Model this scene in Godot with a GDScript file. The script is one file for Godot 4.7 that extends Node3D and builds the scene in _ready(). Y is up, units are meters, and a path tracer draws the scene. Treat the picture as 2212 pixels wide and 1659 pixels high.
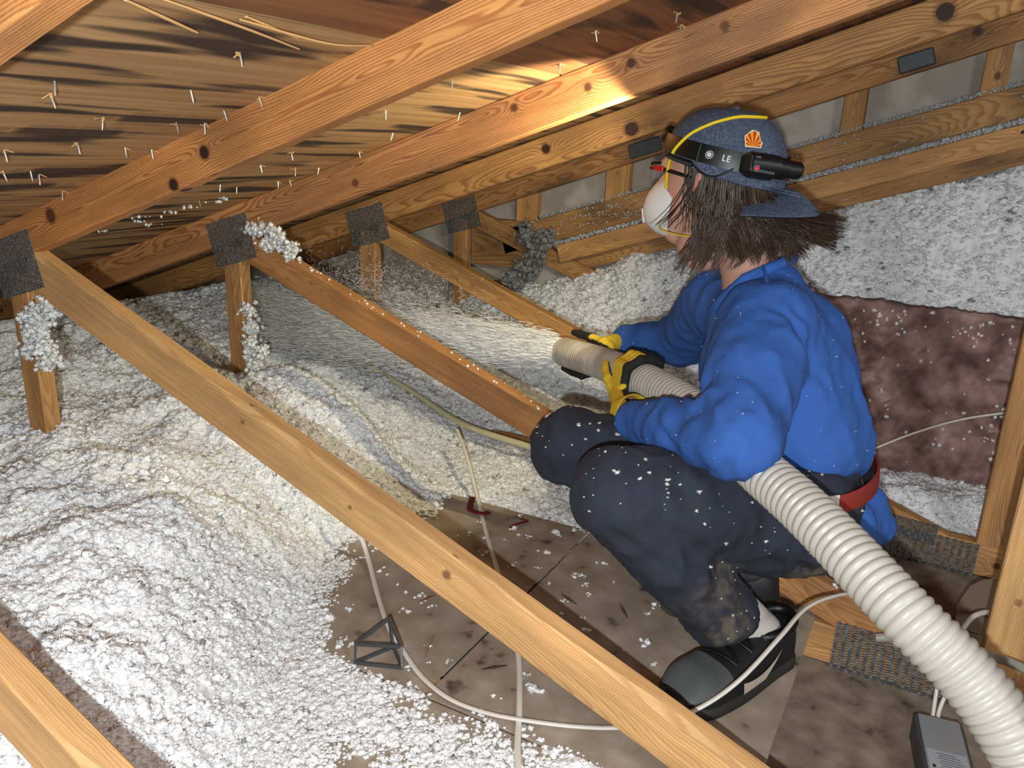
extends Node3D
# An attic under a 4-in-12 roof: trusses at 0.61 m, a worker blowing loose-fill insulation. y = 0 is the back of the ceiling drywall.

const TZ := [-0.413, -1.023, -1.633, -2.243, -2.853]      # near faces of the trusses
const TT := 0.038                                          # timber thickness
var rng := RandomNumberGenerator.new()
var M := {}
var plate_mesh: ArrayMesh
var nz := FastNoiseLite.new()

# ------------------------------------------------------------------ mesh builder
class MB:
	var v := PackedVector3Array()
	var uv := PackedVector2Array()
	var c := PackedColorArray()
	var i := PackedInt32Array()
	func pt(p: Vector3, t := Vector2.ZERO, col := Color.WHITE) -> int:
		v.append(p); uv.append(t); c.append(col)
		return v.size() - 1
	func tri(a: int, b: int, d: int) -> void:
		i.append(a); i.append(b); i.append(d)
	func quad(a: Vector3, b: Vector3, d: Vector3, e: Vector3, ua := Vector2(0, 0), ub := Vector2(1, 0), ud := Vector2(1, 1), ue := Vector2(0, 1), col := Color.WHITE) -> void:
		var k := pt(a, ua, col)
		pt(b, ub, col); pt(d, ud, col); pt(e, ue, col)
		tri(k, k + 1, k + 2); tri(k, k + 2, k + 3)
	func fix(from: int) -> void:                            # turn a closed piece outwards
		var vol := 0.0
		for k in range(from, i.size(), 3):
			vol += v[i[k]].dot(v[i[k + 1]].cross(v[i[k + 2]]))
		if vol > 0.0:
			for k in range(from, i.size(), 3):
				var s := i[k + 1]
				i[k + 1] = i[k + 2]
				i[k + 2] = s
	func grid(rows: Array, closed: bool, caps := false, col := Color.WHITE, us := 1.0, vs := 1.0) -> void:
		var from := i.size()
		var w: int = rows[0].size()
		var base := v.size()
		var r := 0
		for row in rows:
			for k in w:
				pt(row[k], Vector2(us * r / (rows.size() - 1.0), vs * k / w), col)
			r += 1
		for a in rows.size() - 1:
			for b in (w if closed else w - 1):
				var p := base + a * w + b
				var q := base + a * w + (b + 1) % w
				tri(p, q, q + w); tri(p, q + w, p + w)
		if caps:
			for e in [0, rows.size() - 1]:
				var mid := Vector3.ZERO
				for k in w: mid += rows[e][k] / w
				var m := pt(mid, Vector2(0.5, 0.5), col)
				var s := v.size()
				for k in w: pt(rows[e][k], Vector2(0.5, 0.5), col)
				for k in w:
					if e == 0: tri(m, s + (k + 1) % w, s + k)
					else: tri(m, s + k, s + (k + 1) % w)
			fix(from)
	func tube(path: Array, radii: Array, sides := 8, caps := true, col := Color.WHITE, flat := 1.0) -> void:
		var rows := []
		var up := Vector3.UP
		for k in path.size():
			var d: Vector3 = (path[mini(k + 1, path.size() - 1)] - path[maxi(k - 1, 0)]).normalized()
			if k == 0 and absf(d.dot(up)) > 0.9: up = Vector3.RIGHT
			var s := d.cross(up).normalized()
			up = s.cross(d).normalized()
			var row := PackedVector3Array()
			for j in sides:
				var a := TAU * j / sides
				row.append(path[k] + (s * cos(a) + up * sin(a) * flat) * radii[k])
			rows.append(row)
		grid(rows, true, caps, col)
	func box(x: Transform3D, s: Vector3, bev := 0.0, col := Color.WHITE) -> void:
		var from := i.size()
		var h := s * 0.5
		if bev <= 0.0:
			for ax in 3:
				for sg in [-1.0, 1.0]:
					var n := Vector3.ZERO; n[ax] = sg
					var a := Vector3.ZERO; a[(ax + 1) % 3] = 1
					var b := Vector3.ZERO; b[(ax + 2) % 3] = 1
					var q := []
					for m in [[-1, -1], [1, -1], [1, 1], [-1, 1]]:
						q.append(x * ((n + a * m[0] + b * m[1]) * h))
					if sg > 0: quad(q[0], q[3], q[2], q[1], Vector2(0, 0), Vector2(0, 1), Vector2(1, 1), Vector2(1, 0), col)
					else: quad(q[0], q[1], q[2], q[3], Vector2(0, 0), Vector2(1, 0), Vector2(1, 1), Vector2(0, 1), col)
		else:
			var rows := []
			for lv in [[-1.0, 1.0], [-1.0, 0.0], [1.0, 0.0], [1.0, 1.0]]:
				var row := PackedVector3Array()
				var zz: float = lv[0] * (h.y if lv[1] == 0.0 and false else h.y) - lv[0] * (bev if lv[1] == 0.0 else 0.0)
				var ins: float = bev if lv[1] == 1.0 else 0.0
				for m in [[-1, -1, 1, 0], [1, -1, -1, 0], [1, -1, 0, 1], [1, 1, 0, -1], [1, 1, -1, 0], [-1, 1, 1, 0], [-1, 1, 0, -1], [-1, -1, 0, 1]]:
					row.append(x * Vector3(m[0] * (h.x - ins) + m[2] * bev, zz, m[1] * (h.z - ins) + m[3] * bev))
				rows.append(row)
			for a in 3:
				for b in 8:
					quad(rows[a][b], rows[a][(b + 1) % 8], rows[a + 1][(b + 1) % 8], rows[a + 1][b], Vector2(0, 0), Vector2(1, 0), Vector2(1, 1), Vector2(0, 1), col)
			for e in [0, 3]:
				var m := pt(x * Vector3(0, h.y * (-1 if e == 0 else 1), 0), Vector2(0.5, 0.5), col)
				var st := v.size()
				for k in 8: pt(rows[e][k], Vector2(0.5, 0.5), col)
				for k in 8:
					if e == 0: tri(m, st + (k + 1) % 8, st + k)
					else: tri(m, st + k, st + (k + 1) % 8)
		fix(from)
	func ball(x: Transform3D, r: Vector3, seg := 16, rings := 10, col := Color.WHITE) -> void:
		var rows := []
		for a in rings + 1:
			var t := PI * a / rings
			var row := PackedVector3Array()
			for b in seg:
				var p := TAU * b / seg
				row.append(x * (Vector3(sin(t) * cos(p), cos(t), sin(t) * sin(p)) * r))
			rows.append(row)
		var from := i.size()
		grid(rows, true, false, col)
		fix(from)
	func lathe(x: Transform3D, prof: Array, seg := 20, col := Color.WHITE) -> void:
		var rows := []
		for q in prof:
			var row := PackedVector3Array()
			for b in seg:
				var p := TAU * b / seg
				row.append(x * Vector3(q.x * cos(p), q.y, q.x * sin(p)))
			rows.append(row)
		var from := i.size()
		grid(rows, true, true, col)
		fix(from)
	func done(off := Vector3.ZERO) -> ArrayMesh:
		var n := PackedVector3Array()
		n.resize(v.size())
		for k in range(0, i.size(), 3):
			var a := v[i[k]]
			var m := (v[i[k + 2]] - a).cross(v[i[k + 1]] - a)
			n[i[k]] += m; n[i[k + 1]] += m; n[i[k + 2]] += m
		var w := PackedVector3Array()
		w.resize(v.size())
		for k in v.size():
			n[k] = n[k].normalized() if n[k].length_squared() > 0.0 else Vector3.UP
			w[k] = v[k] - off
		var a := []
		a.resize(Mesh.ARRAY_MAX)
		a[Mesh.ARRAY_VERTEX] = w; a[Mesh.ARRAY_NORMAL] = n; a[Mesh.ARRAY_TEX_UV] = uv; a[Mesh.ARRAY_COLOR] = c; a[Mesh.ARRAY_INDEX] = i
		var am := ArrayMesh.new()
		am.add_surface_from_arrays(Mesh.PRIMITIVE_TRIANGLES, a)
		return am

# ------------------------------------------------------------------ nodes
func tag(o: Node, label: String, category: String, group := "", kind := "") -> void:
	o.set_meta("label", label); o.set_meta("category", category)
	if group: o.set_meta("group", group)
	if kind: o.set_meta("kind", kind)

func thing(called: String, label: String, category: String, at := Vector3.ZERO, group := "") -> Node3D:
	var o := Node3D.new()
	o.name = called
	add_child(o, true)
	o.position = at
	tag(o, label, category, group)
	return o

func origin_of(p: Node) -> Vector3:
	var o := Vector3.ZERO
	while p is Node3D and p != self:
		o += p.position
		p = p.get_parent()
	return o

func part(called: String, mb: MB, m: Material, parent: Node = self) -> MeshInstance3D:    # mesh given in world coordinates
	var o := MeshInstance3D.new()
	o.name = called
	o.mesh = mb.done(origin_of(parent))
	o.material_override = m
	parent.add_child(o, true)
	return o

func struct(called: String, mb: MB, m: Material) -> MeshInstance3D:
	var o := part(called, mb, m)
	o.set_meta("kind", "structure")
	return o

# ------------------------------------------------------------------ materials
func mat(col: Color, rough := 0.8, metal := 0.0) -> StandardMaterial3D:
	var m := StandardMaterial3D.new()
	m.albedo_color = col
	m.roughness = rough
	m.metallic = metal
	return m

func vmat(rough := 0.8) -> StandardMaterial3D:
	var m := mat(Color.WHITE, rough)
	m.vertex_color_use_as_albedo = true
	return m

func noise(freq: float, sd: int, type := FastNoiseLite.TYPE_SIMPLEX_SMOOTH, oct := 4) -> FastNoiseLite:
	var n := FastNoiseLite.new()
	n.noise_type = type
	n.frequency = freq
	n.seed = sd
	n.fractal_octaves = oct
	return n

func speckle(m: StandardMaterial3D, cols: Array, pos: Array, freq: float, scale: float, sd: int, oct := 4) -> void:   # triplanar noise colour
	var g := Gradient.new()
	g.offsets = PackedFloat32Array(pos)
	g.colors = PackedColorArray(cols)
	var t := NoiseTexture2D.new()
	t.width = 512; t.height = 512; t.seamless = true
	t.noise = noise(freq, sd, FastNoiseLite.TYPE_SIMPLEX_SMOOTH, oct)
	t.color_ramp = g
	m.albedo_texture = t
	m.uv1_triplanar = true; m.uv1_world_triplanar = true
	m.uv1_scale = Vector3.ONE * scale

func wood(sd: int, light: Color, dark: Color, v0: float, d0: float, ring: float, knots: Array, stain := 0.0) -> StandardMaterial3D:
	var w := 1024
	var h := 128
	var n1 := noise(0.004, sd, FastNoiseLite.TYPE_SIMPLEX_SMOOTH, 3)
	var n2 := noise(0.02, sd + 7, FastNoiseLite.TYPE_SIMPLEX_SMOOTH, 4)
	var fib := noise(0.35, sd + 11, FastNoiseLite.TYPE_SIMPLEX, 2).get_image(128, h).get_data()
	var out := PackedByteArray()
	out.resize(w * h * 3)
	var k := 0
	for y in h:
		var vm := y * 0.09 / h
		for x in w:
			var um := x * 2.4 / w
			var wob := n1.get_noise_2d(x, y * 1.5)
			var fine := n2.get_noise_2d(x * 0.5, y * 2.0)
			var a := vm - v0 + 0.012 * wob
			var b := d0 * (1.0 + 1.3 * sin(um * 1.7 + sd)) + 0.02 * wob
			var ph := sqrt(a * a + b * b) / ring + 0.15 * fine
			var kd := 0.0
			for q in knots:
				var dx: float = (um - q[0])
				var dy: float = (vm - q[1])
				var r: float = q[2]
				var e := dx * dx / (r * r * 7.0) + dy * dy / (r * r * 2.6)
				if e < 8.0:
					ph += 2.6 * exp(-e)
					var dd := sqrt(dx * dx + dy * dy) / r + 0.12 * fine
					kd = maxf(kd, clampf((1.12 - dd) * 5.0, 0.0, 1.0) * q[3] + clampf((1.5 - dd) * 2.0, 0.0, 0.25))
			var fr := ph - floorf(ph)
			var late := smoothstep(0.35, 0.86, fr) * (1.0 - smoothstep(0.9, 1.0, fr))
			var f := fib[y * 128 + ((x >> 3) & 127)] / 255.0
			var t := clampf(0.1 + late * 0.8 + (f - 0.5) * 0.3, 0.0, 1.0)
			var g := 1.0 + 0.16 * wob + 0.1 * fine
			if stain > 0.0: g *= 1.0 - stain * smoothstep(0.12, 0.5, n1.get_noise_2d(x * 0.7 + 900, y * 0.3 + 50))
			var cr := lerpf(light.r, dark.r, t) * g
			var cg := lerpf(light.g, dark.g, t) * g
			var cb := lerpf(light.b, dark.b, t) * g
			cr = lerpf(cr, 0.27, kd); cg = lerpf(cg, 0.15, kd); cb = lerpf(cb, 0.085, kd)
			out[k] = clampi(int(cr * 255), 0, 255); out[k + 1] = clampi(int(cg * 255), 0, 255); out[k + 2] = clampi(int(cb * 255), 0, 255)
			k += 3
	var m := mat(Color.WHITE, 0.7)
	m.albedo_texture = ImageTexture.create_from_image(Image.create_from_data(w, h, false, Image.FORMAT_RGB8, out))
	return m

func deck_tex(sd: int, light: Color, mid: Color, dark: Color, stain: float, knots: Array) -> StandardMaterial3D:   # u along the grain (z), v up the slope
	var w := 512
	var h := 768
	var n1 := noise(0.0035, sd)
	var n2 := noise(0.03, sd + 3)
	var n3 := noise(0.006, sd + 9, FastNoiseLite.TYPE_SIMPLEX_SMOOTH, 3)
	var out := PackedByteArray()
	out.resize(w * h * 3)
	var k := 0
	for y in h:
		for x in w:
			var ky := float(y)
			var kd := 0.0
			for q in knots:
				var dx: float = (x - q[0]) / (q[2] * 2.0)
				var dy: float = (y - q[1]) / q[2]
				var e := dx * dx + dy * dy
				if e < 14.0:
					ky += signf(dy) * 9.0 * exp(-e * 0.35)
					kd = maxf(kd, clampf((1.0 - e) * 3.0, 0.0, 1.0) * 0.85 + (0.2 if e > 1.0 and e < 1.7 else 0.0))
			var wav := 10.0 * n1.get_noise_2d(x * 1.2, ky)
			var s := 0.5 + 0.6 * n2.get_noise_2d(x * 0.22, (ky + wav) * 2.4)
			var s2 := n3.get_noise_2d(x * 1.5 + 300, (ky + wav) * 4.2)
			var c := light.lerp(mid, clampf(s * 1.1, 0, 1))
			c = c.lerp(dark, clampf((s2 - 0.12) * 2.6 * stain, 0, 0.9))
			c = c.lerp(Color(0.2, 0.13, 0.1), kd)
			out[k] = clampi(int(c.r * 255), 0, 255); out[k + 1] = clampi(int(c.g * 255), 0, 255); out[k + 2] = clampi(int(c.b * 255), 0, 255)
			k += 3
	var m := mat(Color.WHITE, 0.75)
	m.albedo_texture = ImageTexture.create_from_image(Image.create_from_data(w, h, false, Image.FORMAT_RGB8, out))
	return m

# ------------------------------------------------------------------ timber
func beam(called: String, a: Vector3, b: Vector3, tall: float, thick: float, m: Material, parent: Node, u0 := 0.0, wane := 0.0, sd := 1, cut_a := INF, cut_b := INF) -> MeshInstance3D:
	# a..b is the top near edge; the timber hangs below it (in its plane) and runs back by thick. cut_x = true: ends cut plumb.
	var mb := MB.new()
	var d := (b - a).normalized()
	var back := Vector3(0, 0, -1)
	if absf(d.z) > 0.7: back = Vector3(1, 0, 0)
	var down := d.cross(back).normalized()
	if down.y > 0.0: down = -down
	if absf(d.y) > 0.9: down = Vector3(1, 0, 0) if true else down
	var L := (b - a).length()
	var n := maxi(2, int(L / 0.05))
	var ch := 0.003
	var pr := [[0.0, ch, 0.0], [ch, 0.0, 0.0], [tall - ch, 0.0, 0.0], [tall, ch, 0.0], [tall, thick - ch, 0.0], [tall - ch, thick, 0.0], [ch, thick, 0.0], [0.0, thick - ch, 0.0]]
	var vv := [0.0, 0.03, 0.97, 1.0, 0.6, 0.55, 0.15, 0.4]
	var ns := noise(6.0, sd, FastNoiseLite.TYPE_SIMPLEX_SMOOTH, 3)
	var rows := []
	for k in n + 1:
		var t := L * k / n
		var row := PackedVector3Array()
		for q in 8:
			var dn: float = pr[q][0]
			var bk: float = pr[q][1]
			if wane > 0.0 and q <= 1:
				var wv := wane * maxf(0.0, ns.get_noise_1d(t + sd) + 0.15 + 0.35 * ns.get_noise_1d(t * 5.0))
				if q == 1: dn += wv
				else: bk += wv * 0.9
			var off := 0.0
			if cut_a != INF and k == 0: off = dn * cut_a
			if cut_b != INF and k == n: off = dn * cut_b
			row.append(a + d * (t + off) + down * dn + back * bk + down * 0.0008 * ns.get_noise_2d(t * 3.0, q))
		rows.append(row)
	var from := mb.i.size()
	for k in n:
		var ua := u0 + L * k / n / 2.4
		var ub := u0 + L * (k + 1) / n / 2.4
		for q in 8:
			var q2 := (q + 1) % 8
			var va: float = vv[q]
			var vb: float = vv[q2]
			if q == 3: va = 0.62; vb = 1.0
			if q == 7: va = 0.0; vb = 0.4
			mb.quad(rows[k][q], rows[k][q2], rows[k + 1][q2], rows[k + 1][q], Vector2(ua, va), Vector2(ua, vb), Vector2(ub, vb), Vector2(ub, va))
	for e in [0, n]:
		var mid := Vector3.ZERO
		for q in 8: mid += rows[e][q] / 8.0
		var c := mb.pt(mid, Vector2(u0, 0.5))
		var st := mb.v.size()
		for q in 8: mb.pt(rows[e][q], Vector2(u0 + 0.004 * q, vv[q]))
		for q in 8:
			if e == 0: mb.tri(c, st + (q + 1) % 8, st + q)
			else: mb.tri(c, st + q, st + (q + 1) % 8)
	mb.fix(from)
	return part(called, mb, m, parent)

func make_plate(w: float, h: float, nx: int, ny: int) -> ArrayMesh:       # punched truss plate, slots showing the wood, teeth edges raised
	var mb := MB.new()
	var cw := w / nx
	var chh := h / ny
	for k in nx + 1:
		mb.box(Transform3D(Basis(), Vector3(-w / 2 + k * cw, 0, 0)), Vector3(cw * 0.42, h, 0.0016))
	for a in nx:
		for b in ny:
			var st := 0.5 if a % 2 else 0.0
			mb.box(Transform3D(Basis(Vector3.RIGHT, 0.25), Vector3(-w / 2 + (a + 0.5) * cw, -h / 2 + (b + 0.35 + st * 0.5) * chh, 0.0002)), Vector3(cw * 0.7, chh * 0.46, 0.0012))
	return mb.done()

func plate(at: Vector3, rot: float, sx: float, sy: float, parent: Node) -> void:
	var o := MeshInstance3D.new()
	o.name = "nail_plate"
	o.mesh = plate_mesh
	o.material_override = M.steel
	o.transform = Transform3D(Basis(Vector3(0, 0, 1), rot).scaled_local(Vector3(sx, sy, 1)), at - origin_of(parent))
	parent.add_child(o, true)

# ------------------------------------------------------------------ smooth bodies: distance field of capsules, meshed as surface nets
func nets(caps: Array, cell: float, k: float, colour = null, disp = null) -> MB:
	var lo := Vector3.ONE * 1e9
	var hi := -lo
	for q in caps:
		var r: float = maxf(q[2], q[3]) + cell * 3.0 + k
		for p in [q[0], q[1]]:
			lo = lo.min(p - Vector3.ONE * r)
			hi = hi.max(p + Vector3.ONE * r)
	var nx := int((hi.x - lo.x) / cell) + 2
	var ny := int((hi.y - lo.y) / cell) + 2
	var nzz := int((hi.z - lo.z) / cell) + 2
	var sy := nx
	var sz := nx * ny
	var f := PackedFloat32Array()
	f.resize(nx * ny * nzz)
	f.fill(1.0)
	for q in caps:
		var a: Vector3 = q[0]
		var b: Vector3 = q[1]
		var ra: float = q[2]
		var rb: float = q[3]
		var ab := b - a
		var l2 := maxf(ab.length_squared(), 1e-9)
		var sq: bool = q.size() > 4
		var ax: Vector3 = q[4] if sq else Vector3.ZERO
		var sc: float = q[5] - 1.0 if sq else 0.0
		var r := maxf(ra, rb) + cell * 2.5 + k
		var bl := ((a.min(b) - Vector3.ONE * r) - lo) / cell
		var bh := ((a.max(b) + Vector3.ONE * r) - lo) / cell
		for z in range(maxi(0, int(bl.z)), mini(nzz, int(bh.z) + 2)):
			for y in range(maxi(0, int(bl.y)), mini(ny, int(bh.y) + 2)):
				var o := z * sz + y * sy
				var p := lo + Vector3(0, y * cell, z * cell)
				var x0 := p.x
				for x in range(maxi(0, int(bl.x)), mini(nx, int(bh.x) + 2)):
					p.x = x0 + x * cell
					var w := p - a
					var t := clampf(w.dot(ab) / l2, 0.0, 1.0)
					w -= ab * t
					if sq: w += ax * (w.dot(ax) * sc)
					var d := w.length() - (ra + (rb - ra) * t)
					var g := f[o + x]
					if d < g + k:
						var hh := clampf(0.5 + 0.5 * (g - d) / k, 0.0, 1.0)
						f[o + x] = g + (d - g) * hh - k * hh * (1.0 - hh)
	var ids := PackedInt32Array()
	ids.resize(nx * ny * nzz)
	ids.fill(-1)
	var mb := MB.new()
	var near := cell * 2.2
	var cells := PackedInt32Array()
	for z in nzz - 1:
		for y in ny - 1:
			var o := z * sz + y * sy
			for x in nx - 1:
				var f0 := f[o + x]
				if f0 > near or f0 < -near: continue
				var e := o + x
				var q := [f0, f[e + 1], f[e + sy], f[e + sy + 1], f[e + sz], f[e + sz + 1], f[e + sy + sz], f[e + sy + sz + 1]]
				var m := 0
				for b in 8:
					if q[b] < 0.0: m |= 1 << b
				if m == 0 or m == 255: continue
				var s := Vector3.ZERO
				var cnt := 0
				for pr in [[0, 1], [2, 3], [4, 5], [6, 7], [0, 2], [1, 3], [4, 6], [5, 7], [0, 4], [1, 5], [2, 6], [3, 7]]:
					var qa: float = q[pr[0]]
					var qb: float = q[pr[1]]
					if (qa < 0.0) != (qb < 0.0):
						var t := qa / (qa - qb)
						var pa := Vector3(pr[0] & 1, (pr[0] >> 1) & 1, pr[0] >> 2)
						var pb := Vector3(pr[1] & 1, (pr[1] >> 1) & 1, pr[1] >> 2)
						s += pa.lerp(pb, t)
						cnt += 1
				ids[e] = mb.pt(lo + (Vector3(x, y, z) + s / cnt) * cell)
				cells.append(e)
	for e in cells:
		var inn := f[e] < 0.0
		for ax in 3:
			var st: int = [1, sy, sz][ax]
			var s1: int = [sy, sz, 1][ax]
			var s2: int = [sz, 1, sy][ax]
			if inn != (f[e + st] < 0.0):
				var a := ids[e]
				var b := ids[e - s1]
				var c := ids[e - s1 - s2]
				var d := ids[e - s2]
				if b < 0 or c < 0 or d < 0: continue
				if inn:
					mb.tri(a, c, b); mb.tri(a, d, c)
				else:
					mb.tri(a, b, c); mb.tri(a, c, d)
	if disp != null or colour != null:
		var n := PackedVector3Array()
		n.resize(mb.v.size())
		for j in range(0, mb.i.size(), 3):
			var a := mb.v[mb.i[j]]
			var m := (mb.v[mb.i[j + 2]] - a).cross(mb.v[mb.i[j + 1]] - a)
			n[mb.i[j]] += m; n[mb.i[j + 1]] += m; n[mb.i[j + 2]] += m
		for j in mb.v.size():
			var nn := n[j].normalized()
			if colour != null: mb.c[j] = colour.call(mb.v[j], nn)
			if disp != null: mb.v[j] += nn * disp.call(mb.v[j], nn)
	return mb

func curve(pts: Array, step: float) -> PackedVector3Array:
	var c := Curve3D.new()
	c.bake_interval = step
	for k in pts.size():
		var t: Vector3 = (pts[mini(k + 1, pts.size() - 1)] - pts[maxi(k - 1, 0)]) / 6.0
		c.add_point(pts[k], -t, t)
	return c.get_baked_points()

func same(n: int, x: float) -> Array:
	var a := []
	a.resize(n); a.fill(x)
	return a

func multi(called: String, m: Mesh, mt: Material, xs: Array, cols: Array, parent: Node = self) -> MultiMeshInstance3D:
	var mm := MultiMesh.new()
	mm.transform_format = MultiMesh.TRANSFORM_3D
	mm.use_colors = not cols.is_empty()
	mm.mesh = m
	mm.instance_count = xs.size()
	for k in xs.size():
		mm.set_instance_transform(k, xs[k])
		if mm.use_colors: mm.set_instance_color(k, cols[k])
	var o := MultiMeshInstance3D.new()
	o.name = called
	o.multimesh = mm
	o.material_override = mt
	o.set_meta("kind", "stuff")
	parent.add_child(o, true)
	return o

func _ready() -> void:
	rng.seed = 20
	# camera
	var cam := Camera3D.new()
	cam.name = "camera"
	add_child(cam)
	cam.transform = Transform3D(Basis(Vector3(0.8756, 0.0365, -0.4816), Vector3(-0.1711, 0.9563, -0.2385), Vector3(0.4518, 0.2902, 0.8436)).orthonormalized(), Vector3(0, 1.055, 0))
	cam.fov = rad_to_deg(2.0 * atan(829.5 / 1732.6))
	cam.near = 0.02
	cam.current = true
	# surroundings: a closed attic, no sky
	var env := Environment.new()
	env.background_mode = Environment.BG_COLOR
	env.background_color = Color.BLACK
	env.tonemap_mode = Environment.TONE_MAPPER_LINEAR
	env.tonemap_exposure = 1.3
	env.sdfgi_enabled = true; env.ssao_enabled = true; env.ssil_enabled = true
	env.volumetric_fog_enabled = true
	env.volumetric_fog_density = 0.0
	var we := WorldEnvironment.new()
	we.name = "environment"
	we.environment = env
	add_child(we)
	# the photographer's flash, just below and left of the lens
	var flash := OmniLight3D.new()
	flash.name = "flash_light"
	flash.light_color = Color(0.95, 0.985, 1.0)
	flash.light_energy = 1.75
	flash.light_size = 0.008
	flash.omni_range = 12.0
	flash.omni_attenuation = 2.0
	flash.shadow_enabled = true
	flash.position = Vector3(0.026, 1.019, 0.118)
	add_child(flash)
	# a broad unseen lamp out of view, placed to lighten shadows across the attic
	var lamp_at := Vector3(1.85, 1.6, -0.1)
	var fill := AreaLight3D.new()
	fill.name = "unseen_lamp_light"
	fill.light_color = Color(0.97, 0.99, 1.0)
	fill.light_energy = 1.5
	fill.area_size = Vector2(0.7, 0.5)
	fill.area_range = 14.0
	fill.area_attenuation = 2.0
	fill.shadow_enabled = true
	add_child(fill)
	fill.look_at_from_position(lamp_at, Vector3(-1.3, 0.35, -1.3))
	# the worker's headlamp
	var head_spot := SpotLight3D.new()
	head_spot.name = "headlamp_light"
	head_spot.light_color = Color(1.0, 0.95, 0.78)
	head_spot.light_energy = 0.4
	head_spot.light_size = 0.012
	head_spot.spot_angle = 62.0
	head_spot.spot_angle_attenuation = 0.35
	head_spot.spot_range = 10.0
	head_spot.spot_attenuation = 2.0
	head_spot.shadow_enabled = true
	add_child(head_spot)
	head_spot.look_at_from_position(Vector3(-0.565, 1.07, -1.595), Vector3(-1.75, 0.82, -1.86))

	make_materials()
	make_shell()
	make_trusses()
	make_back_wall()
	make_floor_boards()
	make_insulation()
	make_person()
	make_hose()
	make_small_things()
	make_unseen_lamp(lamp_at)

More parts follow.
